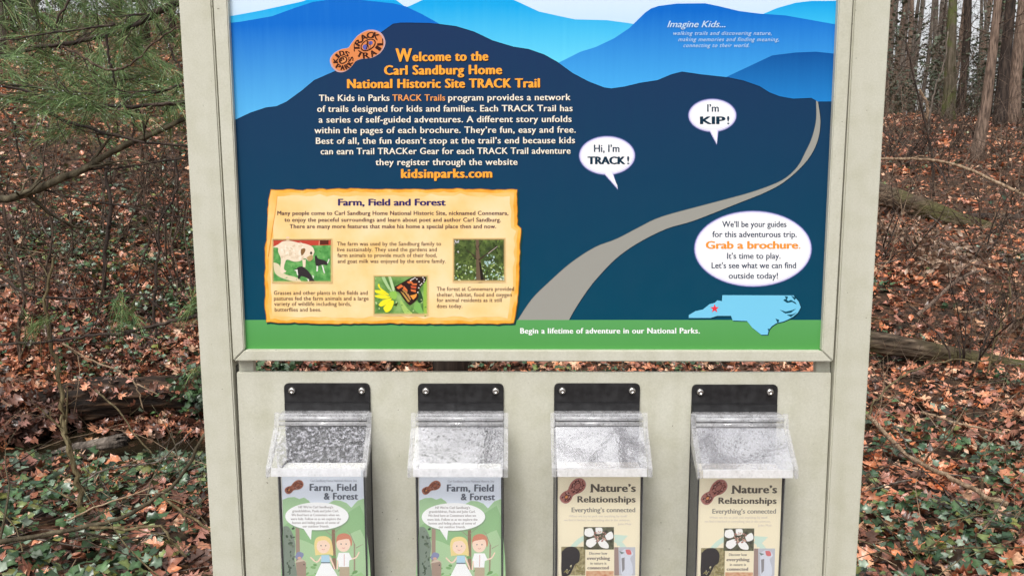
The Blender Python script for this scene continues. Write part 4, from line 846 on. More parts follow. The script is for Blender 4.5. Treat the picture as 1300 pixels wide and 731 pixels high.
def limb(mb, pts, Y, w, mat, side=4, jit=.0025):
    P3 = spline(path3(pts, Y), 5); n = len(P3)
    w0, w1 = w if isinstance(w, tuple) else (w, w * .6)
    P3 = [p + Vector((random.gauss(0, jit), random.gauss(0, jit), random.gauss(0, jit))) for p in P3]
    rad = []
    for i, p in enumerate(P3):
        d = p.y + 1.2; rad.append((w0 + (w1 - w0) * i / (n - 1)) / 2 * d / F * random.uniform(.88, 1.15))
    mb.tube(P3, rad, mat, 7)
    for _ in range(side):
        i = random.randint(1, n - 2); o = Vector((random.gauss(0, 1), random.gauss(0, .6), random.gauss(0, 1))).normalized()
        twigs(mb, P3[i], (P3[i + 1] - P3[i]).normalized() + o * .9, random.uniform(.12, .4), rad[i] * .5, 1, mat, .2, 4, 0, 2)
    return P3

# --- pines, whose limbs hang across the left of the view
def needle_mesh(tufts, name):
    vs = []; fs = []; cs = []
    P_ = []; D_ = []
    for p, d in tufts:
        n = random.randint(16, 30)
        P_ += [tuple(Vector(p) - Vector(d) * random.uniform(-.02, .11)) for _ in range(n)]; D_ += [tuple(d)] * n
    P_ = np.array(P_); D_ = np.array(D_); n = len(P_)
    D = D_ + rng.normal(0, .36, (n, 3)); D[:, 2] -= .15; D /= np.linalg.norm(D, axis=1, keepdims=True)
    ln = rng.uniform(.05, .13, n)[:, None]; sd_ = np.cross(D, rng.normal(0, 1, (n, 3))); sd_ /= np.linalg.norm(sd_, axis=1, keepdims=True); w = rng.uniform(.0005, .0008, n)[:, None]
    dr = np.zeros((n, 3)); dr[:, 2] = rng.uniform(-.35, -.05, n)
    A0 = P_ - sd_ * w; A1 = P_ + sd_ * w; M = P_ + D * ln * .55 + dr * ln * .25; B0 = M - sd_ * w; B1 = M + sd_ * w; Tp = P_ + D * ln + dr * ln
    V = np.stack([A0, A1, B0, B1, Tp], 1).reshape(-1, 3); o = (np.arange(n) * 5)[:, None, None]
    Fc = (np.array([(0, 1, 3), (0, 3, 2), (2, 3, 4)])[None] + o).reshape(-1, 3)
    me = bpy.data.meshes.new(name); fill_mesh(me, V, Fc, 3)
    c = np.array([(.11, .20, .065), (.16, .27, .09), (.075, .15, .05), (.28, .38, .16), (.26, .25, .10)])[rng.choice(5, n, p=[.3, .28, .2, .14, .08])] * rng.uniform(.8, 1.2, (n, 1))
    C = np.ones((n, 5, 4), np.float32); C[..., :3] = c[:, None]
    a = me.attributes.new('Col', 'FLOAT_COLOR', 'POINT'); a.data.foreach_set('color', C.ravel()); me.materials.append(M_NEEDLE); return me
M_NEEDLE = attr_mat('pine_needle', .45, .4)
def pine_sprays(mb, tufts, P3, n, spread, droop=.0, span=(0, 1)):
    for _ in range(n):
        i = random.randint(int(span[0] * (len(P3) - 2)), max(1, int(span[1] * (len(P3) - 2))))
        d = Vector((random.gauss(-.2, .8), random.gauss(0, .8), random.gauss(-.1 - droop, .6))).normalized()
        pts = twigs(mb, P3[i], d, random.uniform(.12, spread), .0022, 0, B_TWIG, .15, 3, -.02)
        for j in range(2, len(pts)):
            dd = (pts[j] - pts[j - 1]).normalized()
            tufts.append((pts[j], dd))
            if random.random() < .3: tufts.append((pts[j] + Vector((random.gauss(0, .03), random.gauss(0, .03), random.gauss(0, .03))), dd))
pine = tag(empty('pine_tree', (-.32, 2.75, 0)), 'pine hidden behind the sign with long drooping green needles at top left', 'pine tree')
mb = MB(); mb.tube([(-.32, 2.75, -.2), (-.31, 2.75, 1.0), (-.33, 2.74, 2.4), (-.30, 2.76, 4.2), (-.32, 2.75, 6.5)], [.10, .085, .075, .055, .02], B_DARK, 12, rough=.06); mb.build('trunk', pine)
tufts = []; mbl = MB(); mbt = MB()
P3 = limb(mbl, [(555, -20), (400, -40), (227, 5), (191, 22), (164, 36), (123, 48), (77, 56), (30, 66), (-30, 78)], [2.75, 2.6, 2.3, 2.25, 2.2, 2.2, 2.2, 2.2, 2.15], (10, 3.5), B_DARK, 6)
pine_sprays(mbt, tufts, P3, 19, .5, .2, (.25, 1))
P3 = limb(mbl, [(555, -60), (380, -110), (200, -70), (90, -30), (-20, 8)], [2.75, 2.6, 2.6, 2.5, 2.4], (9, 3), B_DARK, 4); pine_sprays(mbt, tufts, P3, 26, .6, .6, (.4, 1))
P3 = limb(mbl, [(560, 90), (400, 100), (240, 128), (200, 133), (120, 136), (80, 130), (35, 117), (0, 109)], [2.75, 2.4, 2.0, 1.95, 1.95, 1.95, 1.95, 1.95], (6, 3), B_DARK, 3); pine_sprays(mbt, tufts, P3, 11, .4, -.1, (.35, .8))
P3 = limb(mbl, [(555, 60), (380, 70), (225, 111), (160, 122), (110, 120), (50, 112), (0, 106)], [2.75, 2.4, 2.05, 2.0, 2.0, 2.0, 2.0], (5, 2.8), B_DARK, 3); pine_sprays(mbt, tufts, P3, 11, .4, -.2, (.35, .9))
P3 = limb(mbl, [(200, 30), (212, 55), (228, 88), (226, 110), (205, 150)], 2.3, 3.2, B_DARK, 2); pine_sprays(mbt, tufts, P3, 5, .3)
limb(mbl, [(93, -5), (75, 22), (73, 40), (77, 58)], 2.2, 3, B_DARK, 1); limb(mbl, [(77, 58), (100, 70), (130, 87), (150, 88), (170, 80), (195, 55), (227, 34)], 1.95, 3.4, B_TWIG, 2)
limb(mbl, [(135, 44), (138, 75), (143, 90), (150, 112), (162, 135), (170, 155), (168, 185)], 1.98, 3.3, B_DARK, 2); limb(mbl, [(145, 32), (110, 36), (60, 43), (0, 52)], 1.95, 2.8, B_DARK, 2)
for u, v, Y, n in ((40, 20, 2.3, 8), (120, 10, 2.5, 9), (190, 10, 2.4, 9), (20, 75, 2.2, 7), (160, 85, 2.4, 8), (190, 100, 2.3, 8), (110, 105, 2.6, 8), (175, 125, 2.5, 8), (60, 90, 2.6, 6), (210, 60, 2.6, 7), (70, 30, 2.7, 8), (215, 135, 2.4, 5), (85, 185, 2.4, 2), (108, 183, 2.3, 1), (225, 25, 2.2, 6)):
    for _ in range(n):
        p = at(u + random.gauss(0, 22), v + random.gauss(0, 15), Y + random.gauss(0, .15)); d = Vector((random.gauss(.3, .7), random.gauss(0, .6), random.gauss(-.3, .5))).normalized()
        pts = twigs(mbt, p - d * .14, d, .14, .0018, 0, B_TWIG, .1, 3, 0)
        tufts.append((pts[-1], d)); tufts.append((pts[3], d))
lb = mbl.build('limbs', pine); mbt.build('twigs', pine)
o = link('needles', needle_mesh(tufts, 'needles'), pine); o.location = -Vector(pine.location); 
mw2, N, L, b = new_mat('water_drop', .03, .6); b.inputs['Transmission Weight'].default_value = .6; b.inputs['IOR'].default_value = 1.33; b.inputs['Base Color'].default_value = (.95, .97, 1, 1)
mb = MB()
for p, d in random.sample(tufts, min(len(tufts), 600)):
    c = Vector(p) + Vector(d) * random.uniform(.02, .09) + Vector((random.gauss(0, .015), random.gauss(0, .015), random.gauss(-.01, .015))); r = random.uniform(.0015, .0027); vs = []; fs = []
    for i in range(5):
        ph = math.pi * i / 4
        for j in range(6): vs.append((c.x + r * max(.02, math.sin(ph)) * math.cos(j * 1.0472), c.y + r * max(.02, math.sin(ph)) * math.sin(j * 1.0472), c.z + r * math.cos(ph)))
    for i in range(4):
        for j in range(6): fs.append((i * 6 + j, i * 6 + (j + 1) % 6, i * 6 + 6 + (j + 1) % 6, i * 6 + 6 + j))
    mb.add(vs, fs, mw2, True)
o = mb.build('water_drops', pine); o['kind'] = 'stuff'
lean = tag(empty('leaning_tree', (-2.75, 2.3, ghf(-2.75, 2.3))), 'bare brown limbs reaching in from the left edge, thickest one rising to the post', 'tree')
mb = MB(); mb.tube([(-2.75, 2.3, -.3), (-2.72, 2.28, .8), (-2.78, 2.3, 2.2), (-2.7, 2.32, 4.5), (-2.75, 2.3, 6.8)], [.12, .1, .09, .06, .02], B_GREY, 12, rough=.06); mb.build('trunk', lean)
mbl = MB()
limb(mbl, [(-110, 268), (0, 254), (40, 243), (75, 228), (105, 216), (130, 200), (160, 184), (190, 172), (234, 151), (300, 120)], [2.3] + [2.0] * 9, (11, 5.5), B_LIMB, 6, .0015)
limb(mbl, [(-110, 70), (0, 119), (40, 131), (80, 152), (110, 162), (150, 173), (185, 182), (240, 186)], [2.3] + [1.9] * 7, (5.5, 3), B_DARK, 4)
limb(mbl, [(52, 240), (95, 252), (150, 260), (200, 270), (250, 279)], 2.02, 3, B_DARK, 3); limb(mbl, [(105, 216), (150, 214), (190, 207), (240, 199)], 2.0, 3, B_DARK, 3)
limb(mbl, [(0, 134), (60, 141), (110, 146), (150, 150)], 2.3, 2.2, B_TWIG, 3); limb(mbl, [(0, 140), (18, 160), (24, 195), (45, 240)], 2.05, 3, B_DARK, 2)
mbl.build('limbs', lean)
# low pine sprays in front of the bank
def low_pine(name, stem, Y, w, spots, label):
    P3 = path3(stem, Y); b0 = P3[0]; root = tag(empty(name, (b0.x, b0.y, ghf(b0.x, b0.y))), label, 'pine sapling')
    mb = MB(); limb(mb, stem, Y, w, B_DARK, 2); mb.tube([(b0.x, b0.y, ghf(b0.x, b0.y) - .1), (b0.x + .01, b0.y, (b0.z + ghf(b0.x, b0.y)) / 2), tuple(b0)], [.012, .011, .009], B_DARK, 6)
    mb.build('stem', root); tf = []
    for u, v, du, dv, n in spots:
        for _ in range(n):
            p = at(u + random.gauss(0, 2.5), v + random.gauss(0, 2.5), (Y if not isinstance(Y, list) else Y[-1]) + random.gauss(0, .02)); tf.append((p, Vector((du + random.gauss(0, .25), random.gauss(0, .3), -dv + random.gauss(0, .2))).normalized()))
    o = link('needles', needle_mesh(tf, 'needles'), root); o.location = -Vector(root.location)
low_pine('pine_sapling', [(300, 395), (240, 403), (210, 410), (160, 422), (110, 427), (80, 432), (50, 434), (0, 438)], 2.0, (5, 3), [(155, 398, .0, .9, 3), (158, 400, -.8, .8, 3), (165, 400, .7, .6, 3), (45, 416, -.9, .6, 4), (35, 405, -.3, -.6, 2), (238, 396, -.6, .8, 4), (245, 380, .2, -.5, 2), (243, 470, -.5, .3, 2)], 'low pine shoot with bright green needle tufts crossing in front of the mossy log')

# --- saplings and shrubs: stems with twigs, each a thing
def sapling(stem, w, mat, label, Y=None, side=8, cat='sapling', name='bare_sapling'):
    if Y is None: Y = hit(*stem[0]).y
    P3 = path3(stem, Y); g0 = ghf(P3[0].x, P3[0].y)
    root = tag(empty(name, (P3[0].x, P3[0].y, min(P3[0].z, g0))), label, cat)
    mb = MB(); limb(mb, stem, Y, w, mat, side, .006); 
    if P3[0].z > g0: mb.tube([(P3[0].x, P3[0].y, g0 - .05), tuple(P3[0])], [w[0] / 2 * (Y + 1.2) / F * 1.05] * 2, mat, 6)
    mb.build('stem', root); return root
sapling([(103, 662), (100, 610), (92, 580), (85, 550), (80, 530), (75, 490), (72, 460), (62, 425), (60, 380), (70, 320)], (8, 3), B_OLIVE, 'crooked brown sapling stem standing in front of the stream and rotten log', side=6)
sapling([(131, 378), (133, 340), (138, 290), (141, 260), (135, 225), (140, 190), (130, 130)], (6, 3), B_DARK, 'knobby black sapling stem on the ivy bank above the rotten log', side=9)
sapling([(198, 440), (196, 375), (200, 320), (205, 280), (225, 240), (222, 200)], (4, 2.4), B_DARK, 'thin dark sapling close beside the left post of the sign', side=7)
sapling([(28, 470), (24, 420), (30, 370), (12, 300), (2, 250)], (5, 3), B_TWIG, 'grey twiggy sapling at the left edge of the bank', side=9)
sapling([(70, 470), (62, 410), (58, 350), (66, 300), (55, 230), (62, 150)], (3.4, 1.8), B_TWIG, 'slim brown sapling left of the knobby black stem', side=9)
sapling([(170, 400), (175, 350), (190, 300), (183, 240), (195, 180)], (3, 1.6), B_TWIG, 'slim twiggy sapling between the knobby stem and the left post', side=8)
sapling([(1180, 165), (1179, 150), (1177, 133), (1172, 122), (1167, 114)], (4.5, 3), B_TAN, 'short broken snag with a pale split tip before the mossy trunk', side=2, cat='snag', name='broken_snag')
sapling([(1178, 200), (1180, 150), (1188, 110), (1197, 85), (1204, 40)], (2.6, 1.4), B_GREY, 'thin pale stem leaning right beside the broken snag', side=8)
sapling([(1185, 250), (1183, 200), (1176, 160), (1160, 100), (1150, 50)], (3.4, 1.8), B_DARK, 'dark twiggy sapling right of the right post above the upper log', side=12)
sapling([(1250, 480), (1262, 440), (1272, 410), (1279, 392), (1282, 350)], (2.8, 1.5), B_OLIVE, 'olive arching shrub stem rising from the lower mossy log', side=9)
sapling([(1101, 545), (1108, 515), (1131, 487), (1161, 469), (1199, 458), (1232, 457), (1270, 457)], (3.2, 1.8), B_OLIVE, 'long yellowish briar arching right across the lower mossy log', side=4, cat='briar', name='briar')
shn = 0
def shrub(u, v, h, lev, mat, label, group, proto={}):
    global shn
    p = hit(u, v); root = tag(empty('leafless_shrub', tuple(p)), label, 'shrub', group)
    mb = MB()
    for _ in range(random.randint(4, 7)):
        twigs(mb, p + Vector((random.gauss(0, .06), random.gauss(0, .06), -.03)), (random.gauss(0, .5), random.gauss(0, .5), 1), h * random.uniform(.6, 1.1), .0011 * (p.y + 1.2) + .001, lev, mat, .2, 4, .02, 3)
    mb.build('branches', root)
for u, v in ((15, 330), (45, 300), (90, 330), (120, 300), (160, 310), (215, 330), (230, 290), (30, 390), (110, 400), (60, 250), (180, 260), (235, 370), (10, 250), (140, 240), (205, 230)):
    shrub(u, v, random.uniform(.7, 1.5), 2, B_TWIG, 'leafless twiggy shrub on the leafy bank left of the sign', 'leafless shrubs on the left bank')
for u, v in ((1125, 200), (1150, 215), (1210, 190), (1225, 225), (1280, 200), (1290, 260), (1270, 300), (1130, 260), (1255, 400), (1240, 330), (1285, 420), (1120, 330), (1165, 330), (1235, 180), (1295, 180), (1200, 225), (1175, 195), (1265, 215), (1140, 180), (1245, 465), (1225, 475)):
    shrub(u, v, random.uniform(.5, 1.3), 2, random.choice([B_TWIG, B_RED, B_DARK]), 'leafless reddish shrub on the brown slope right of the sign', 'leafless shrubs on the right slope')

# --- fallen wood lying on the ground
def lying(name, pts, w, mat, label, cat, lift=.0, side=2, sides=7, rough=0.05, sink=.5, jit=.004):
    P3 = []
    for u, v in pts:
        p = hit(u, v); P3.append(p)
    n0 = len(P3); Q = spline(P3, 4); rad = []
    for i, p in enumerate(Q):
        k = i / (len(Q) - 1); ww = (w[0] + (w[1] - w[0]) * k) if isinstance(w, tuple) else w
        rad.append(ww / 2 * (p.y + 1.2) / F)
    Q = [Vector((p.x, p.y, ghf(p.x, p.y) + r * (2 * sink) - r * .2 + lift)) + Vector((random.gauss(0, jit), random.gauss(0, jit), random.gauss(0, jit))) for p, r in zip(Q, rad)]
    mb = MB(); mb.tube(Q, rad, mat, sides, True, rough)
    for _ in range(side):
        i = random.randint(1, len(Q) - 2); twigs(mb, Q[i], (Q[i + 1] - Q[i]).normalized() + Vector((random.gauss(0, .6), random.gauss(0, .6), .5)), random.uniform(.2, .6), rad[i] * .5, 1, mat, .2, 4, 0, 2)
    c = Q[len(Q) // 2]
    return tag(mb.build(name, None, (c.x, c.y, c.z - rad[len(Q) // 2])), label, cat)
def log3(name, u0, v0, u1, v1, Y0, Y1, r0, r1, mat, label, moss=None):
    a, b = at(u0, v0, Y0), at(u1, v1, Y1); mb = MB(); n = 60; ns = 40; vs = []; fs = []
    t = (b - a).normalized(); uu = t.cross(Vector((0, 0, 1))).normalized(); ww = uu.cross(t)
    for i in range(n + 1):
        k = i / n; c = a.lerp(b, k) + ww * r0 * .18 * math.sin(k * 5); r = r0 + (r1 - r0) * k
        for j in range(ns):
            g_ = 2 * math.pi * j / ns; q = 1 + .2 * noise.noise(Vector((math.cos(g_) * 2.2, math.sin(g_) * 2.2, k * 5))) + .14 * noise.noise(Vector((math.cos(g_) * 6, math.sin(g_) * 6, k * 4))) + .07 * noise.noise(Vector((math.cos(g_) * 14, math.sin(g_) * 14, k * 9)))
            if i in (0, n): q *= random.uniform(.75, 1.0)
            vs.append(c + (uu * math.cos(g_) + ww * math.sin(g_)) * r * q + t * (random.uniform(-.06, .06) if i in (0, n) else 0))
    for i in range(n):
        for j in range(ns): fs.append((i * ns + j, i * ns + (j + 1) % ns, (i + 1) * ns + (j + 1) % ns, (i + 1) * ns + j))
    fs.append(tuple(range(ns - 1, -1, -1))); fs.append(tuple(range(n * ns, n * ns + ns)))
    mb.add(vs, fs, mat, True); c = (a + b) / 2; return tag(mb.build(name, None, (c.x, c.y, c.z - r0)), label, 'log')
log3('fallen_log', 62, 518, 300, 490, 4.55, 4.75, .155, .13, B_ROT, 'thick rotten brown log lying above the dark stream left of the sign')
log3('fallen_log', 74, 575, 154, 558, 3.75, 3.85, .03, .045, B_GREY, 'small grey wet log lying in the stream at lower left')
log3('fallen_log', -40, 482, 62, 486, 5.0, 4.9, .04, .035, B_GREY, 'slim grey log at the left edge beside the rotten log')
log3('fallen_log', 1060, 428, 1340, 474, 5.15, 5.0, .085, .07, B_MLOG, 'long mossy log lying on the slope at mid right, the lower one')
log3('fallen_log', 1070, 236, 1262, 292, 10.2, 9.2, .17, .10, B_MLOG, 'thick mossy dark log on the slope, the upper one right of the post')
log3('fallen_log', 1225, 276, 1400, 282, 9.6, 9.6, .06, .05, B_DARK, 'straight dark log at the right edge near the upper mossy log')
lying('fallen_branch', [(1100.6, 548), (1124, 574), (1151.5, 600), (1190, 625), (1223, 640), (1256, 658), (1275, 666)], (5.5, 7), B_TAN, 'tan straight fallen branch lying over ivy at lower right', 'branch', .085, 1)
lying('fallen_branch', [(1168, 542), (1193, 548), (1215, 556), (1234, 562), (1272, 571)], (3.4, 3), B_TAN, 'thin tan stick above the tan straight branch at lower right', 'branch', .085, 1)
lying('fallen_branch', [(1132, 560), (1146, 582), (1162, 604)], 2.6, B_GREY, 'short thin grey twig touching the tan straight branch', 'branch', .09, 0)
lying('fallen_branch', [(1163, 420), (1191, 394), (1216, 373), (1242, 360)], (5, 4), B_RED, 'pinkish diagonal fallen branch above the lower mossy log', 'branch', .12, 2)
mb = MB(); P3 = limb(mb, [(1105, 201), (1134, 202), (1165, 202), (1199, 206), (1230, 215), (1256, 227), (1300, 248), (1345, 272)], [9.5, 9.2, 9, 8.8, 8.5, 8.2, 7.8, 7.4], (3.4, 4.2), B_TAN, 2); tag(mb.build('fallen_branch', None, tuple(P3[-1])), 'long pale curved branch sweeping down to the right edge', 'branch')
lying('fallen_branch', [(1120, 182), (1137, 195), (1155, 205), (1181, 223), (1194, 241), (1202, 257)], 2.4, B_DARK, 'dark thin branch crossing under the long pale curved branch', 'branch', .25, 2)
lying('fallen_branch', [(1118, 262), (1150, 270), (1175, 280), (1195, 297)], (2.6, 2), B_GREY, 'grey forked twig just below the upper mossy log', 'branch', .08, 3)
lying('fallen_branch', [(1105, 350), (1125, 345), (1147, 338)], (3, 2), B_GREY, 'short grey stick near the right post at mid height', 'branch', .09, 1)
lying('fallen_branch', [(1216, 411), (1235, 410), (1254, 402)], (3, 2.4), B_TAN, 'short pale stick just above the lower mossy log', 'branch', .09, 0)
mb = MB(); Yb = [1.55, 1.55, 1.6, 1.65, 1.7, 1.75, 1.8, 1.8]; P3 = limb(mb, [(-60, 698), (0, 687), (60, 678), (110, 668), (160, 655), (195, 632), (230, 605), (258, 550)], Yb, (8, 4), B_LIMB, 4)
limb(mb, [(112, 668), (160, 671), (203, 669), (220, 690), (238, 706)], 1.65, (4.5, 3), B_OLIVE, 2); limb(mb, [(205, 628), (235, 652), (272, 674)], 1.72, (4.5, 3), B_OLIVE, 2); limb(mb, [(85, 662), (130, 640), (190, 620)], 1.75, (2.6, 2), B_TAN, 1)
tag(mb.build('fallen_branch', None, tuple(P3[0])), 'forked olive branch lying across ivy at lower left', 'branch')
mb = MB(); P3 = limb(mb, [(80, 435), (110, 455), (150, 470), (172, 487), (200, 500)], [2.9] * 5, 2.6, B_TAN, 1); P4 = limb(mb, [(172, 487), (176, 500), (182, 520)], 2.9, 2, B_TAN, 0); tag(mb.build('dead_sapling', None, tuple(P3[-1])), 'thin tan stem slanting down before the rotten log', 'sapling')
mb = MB(); P3 = limb(mb, [(120, 495), (150, 520), (170, 550), (195, 580), (212, 606)], [3.4, 3.3, 3.1, 3.0, 2.8], 2.6, B_OLIVE, 1); tag(mb.build('dead_sapling', None, tuple(P3[-1])), 'pale green stem slanting across the rotten log to the stream bank', 'sapling')
mb = MB(); P3 = limb(mb, [(105, 612), (130, 597), (165, 590), (200, 585), (225, 565), (245, 545)], [2.3] * 6, 3, B_GREY, 2); tag(mb.build('fallen_branch', None, tuple(P3[0])), 'thin grey twig above the forked olive branch near the stream', 'branch')
mb = MB(); P3 = limb(mb, [(0, 350), (40, 375), (100, 378), (180, 374), (215, 360), (250, 341)], [2.5] * 6, 3.2, B_DARK, 5); limb(mb, [(180, 374), (200, 388), (215, 402)], 2.5, 3, B_DARK, 1)
limb(mb, [(0, 350), (-60, 380), (-90, 470)], [2.5, 2.5, 2.4], 4, B_DARK, 1); tag(mb.build('bare_sapling', None, (P3[0].x - .2, P3[0].y, 0)), 'dark horizontal twig spanning the bank from left edge to the post', 'sapling')

# --- tangled brush on both slopes
mb = MB()
for _ in range(330):
    d = random.uniform(6.5, 20); rt = random.random() < .58
    x = (random.uniform(.40, .85) if rt else -random.uniform(.36, .85)) * d; y = d - 1.2
    for _k in range(random.randint(1, 3)):
        twigs(mb, (x + random.gauss(0, .15), y + random.gauss(0, .15), ghf(x, y) - .03), (random.gauss(0, .9), random.gauss(0, .6), .8), random.uniform(.5, 1.6), random.uniform(.0026, .0048) * (.6 + d / 14), 2, random.choice([B_TWIG, B_RED, B_RED, B_TAN, B_GREY] if rt else [B_TWIG, B_DARK, B_GREY, B_OLIVE, B_TAN]), .24, 3, -.03, 3)
for _ in range(150):
    d = random.uniform(3.2, 7.5); rt = random.random() < .6
    x = (random.uniform(.42, .8) if rt else -random.uniform(.38, .8)) * d; y = d - 1.2
    if not rt and 3 < y < 4.6: continue
    twigs(mb, (x, y, ghf(x, y) - .03), (random.gauss(0, 1), random.gauss(0, .6), .6), random.uniform(.4, 1.1), random.uniform(.0016, .003), 2, random.choice([B_TWIG, B_TAN, B_RED, B_DARK, B_OLIVE]), .22, 4, -.04, 2)
tag(mb.build('tangled_brush'), 'tangle of thin leafless brush over the leafy slopes', 'brush', kind='stuff')

# --- loose sticks strewn over the litter
mb = MB()
for P_, d in (fan(900, 2.2, 9, .7), fan(800, 8, 24, .9)):
    for (x, y, z), dd in zip(P_, d):
        if z < -.2: continue
        a = random.uniform(0, 6.28); p = Vector((x, y, z + random.uniform(.03, .09)))
        twigs(mb, p, (math.cos(a), math.sin(a), random.uniform(0, .5)), random.uniform(.15, .8) * (1 if dd < 8 else 1.5), random.uniform(.0016, .0036) * (1 + dd / 8), random.choice([0, 0, 1]), random.choice([B_TAN, B_TWIG, B_GREY, B_TWIG, B_OLIVE, B_DARK]), .13, 3, -.01, 2)
tag(mb.build('twig_litter'), 'loose twigs strewn over the fallen leaves', 'twigs', kind='stuff')

# --- dry tan leaves still hanging on a dead branch, right of the post
P_ = []
for u, v, n in ((1120, 300, 90), (1150, 310, 90), (1190, 330, 110), (1225, 345, 80), (1105, 275, 50), (1180, 350, 60), (1250, 320, 40)):
    for _ in range(n):
        p = hit(u + random.gauss(0, 14), v + random.gauss(0, 9)); P_.append((p.x, p.y, p.z + abs(random.gauss(.10, .10))))
P_ = np.array(P_); n = len(P_)
me = scatter('dry_brush', leaf_template([.02, .14, .22, .17, .01]), P_, rng.uniform(.07, .13, n), rng.uniform(.8, 2.5, n), np.stack([rng.normal(.6, .5, n), rng.normal(.5, .4, n), rng.normal(0, .3, n)], 1), np.array([(.30, .19, .13), (.17, .10, .07), (.40, .28, .2)])[rng.choice(3, n)] * rng.uniform(.7, 1.1, (n, 1)), M_LEAF)
tag(link('dry_brush', me), 'heap of curled tan leaves on dead twigs above the lower log', 'dry brush', kind='stuff')
for i, (u, v, s, c) in enumerate(((181, 352, .17, (.50, .24, .12)), (215, 473, .10, (.5, .3, .18)), (118, 572, .15, (.40, .20, .09)))):
    p = hit(u, v) + Vector((0, 0, .06)); me = scatter('dead_leaf', OAK if i != 1 else OVAL, np.array([tuple(p)]), np.array([s]), np.array([.9]), np.array([[.3, .5, .2]]), np.array([c]), M_LEAF)
    for v_ in me.vertices: v_.co -= p
    tag(link('dead_leaf', me, None, p), ('large pale orange dead leaf on the left bank near the post', 'small tan dead leaf lying right of the rotten log', 'orange brown dead leaf at the stream edge below the log')[i], 'leaf')

# ------------------------------------------------------------------ standing trees of the forest edge
def trunk_tree(u0, v0, u1, w0, w1, mat, label, group=None, H=13, limbs=7, Y=None, dead=10):
    p = hit(u0, v0) if Y is None else at(u0, v0, Y)
    if Y is not None: p.z = ghf(p.x, p.y)
    d = p.y + 1.2; r0 = w0 / 2 * d / F; r1 = w1 / 2 * d / F
    q = at(u1, 0, p.y); k = (q - p) / max(.5, q.z - p.z)
    root = tag(empty('forest_tree', tuple(p)), label, 'tree', group)
    pts = []; rad = []
    for i in range(14):
        z = 0 if i == 0 else (.28 if i == 1 else H * (i - 1) / 12); sw = Vector((math.sin(z * .7 + u0) * .05, math.cos(z * .6 + u0) * .05, 0)) * min(1, z)
        pts.append(p + k * z * (1 if z < 6 else 1) + sw + Vector((0, 0, -.25 if i == 0 else 0))); rad.append((r0 + (r1 - r0) * min(1, z / max(1, q.z - p.z))) * (1 - .045 * max(0, i - 1)) * (1.4 if i == 0 else 1.1 if i == 1 else 1.0))
    mb = MB(); mb.tube(pts, rad, mat, 14, rough=.05); mb.build('trunk', root)
    mb = MB()
    for _ in range(limbs):
        i = random.randint(6, 13); a = random.uniform(0, 6.28); twigs(mb, pts[i], (math.cos(a), math.sin(a), .6), random.uniform(2, 4), rad[i] * .4, 2, B_GREY, .18, 5, .06, 3)
    for _ in range(dead):
        i = random.randint(1, 5); a = random.uniform(0, 6.28); t = random.random(); twigs(mb, pts[i].lerp(pts[i + 1], t), (math.cos(a), math.sin(a), random.uniform(-.2, .4)), random.uniform(.5, 1.7), .012, 2, B_TWIG, .2, 4, .0, 3)
    mb.build('crown', root); return root
trunk_tree(1152, 138, 1158, 11, 9.5, B_RED, 'straight reddish brown trunk nearest the right post at the forest edge')
trunk_tree(1157, 139, 1172, 5, 4, B_DARK, 'thin dark trunk leaning right beside the reddish brown trunk')
trunk_tree(1191, 144, 1199, 21, 17, B_GREY, 'broad grey barked trunk just left of the mossy one')
trunk_tree(1203, 153, 1212, 15, 11, B_MOSS, 'mossy green trunk standing before the broad grey trunk')
trunk_tree(1222, 138, 1230, 6, 4.5, B_DARK, 'slender dark crooked trunk right of the mossy one')
trunk_tree(1249, 142, 1252, 4.5, 3.5, B_DARK, 'very thin dark trunk left of the leaning tan brown trunk')
trunk_tree(1239, 203, 1266, 14, 9.5, B_RED, 'tan brown trunk with a flared leaning base, nearest of the right trees')
trunk_tree(1269, 160, 1281, 15, 13, B_DARK, 'wide dark trunk right of the tan brown leaning trunk')
trunk_tree(1287, 158, 1298, 15, 13, B_RED, 'reddish trunk at the right edge of the picture')
trunk_tree(1137, 142, 1139, 3.5, 3, B_DARK, 'thin dark pole trunk against the right post')
fd = None
protos = []
for i in range(5):
    mbT = MB(); mbC = MB(); H = 13; r = random.uniform(.07, .15)
    pts = [Vector((.12 * math.sin(z * .5 + i) * min(1, z / 2), .12 * math.cos(z * .45 + i) * min(1, z / 2), z - (.4 if z == 0 else 0))) for z in np.linspace(0, H, 12)]
    rad = [r * (1.3 if j == 0 else 1 - .07 * j) for j in range(12)]
    mbT.tube(pts, rad, (B_GREY, B_RED, B_DARK, B_GREY, B_DARK)[i], 9, rough=.05)
    for _ in range(16):
        j = random.randint(1, 11); a = random.uniform(0, 6.28); twigs(mbC, pts[j], (math.cos(a), math.sin(a), .4), random.uniform(.8, 2.6), max(.012, rad[j] * .2), 2, B_TWIG, .2, 3, .04, 3)
    protos.append((mbT, mbC))
meshes = []
for i, (t, c) in enumerate(protos):
    root = empty('forest_tree'); meshes.append((root, t.build('trunk', root), c.build('crown', root)))
def put(x, y, s, i, label, group):
    root, t, c = meshes[i]
    if not root.get('used'): r = root; r['used'] = 1
    else: r = copy_tree(root); 
    r.location = (x, y, ghf(x, min(y, 60)) - .1); r.scale = (s, s, s); r.rotation_euler = (random.gauss(0, .03), random.gauss(0, .03), random.uniform(0, 6.28))
    tag(r, label, 'tree', group)
k = 0
for _ in range(46):
    y = random.uniform(26, 50); x = random.uniform(.40, .80) * (y + 1.2); put(x, y, random.uniform(.7, 1.5), k % 5, 'slender bare trunk among the distant trees right of the sign', 'distant bare trees on the right'); k += 1
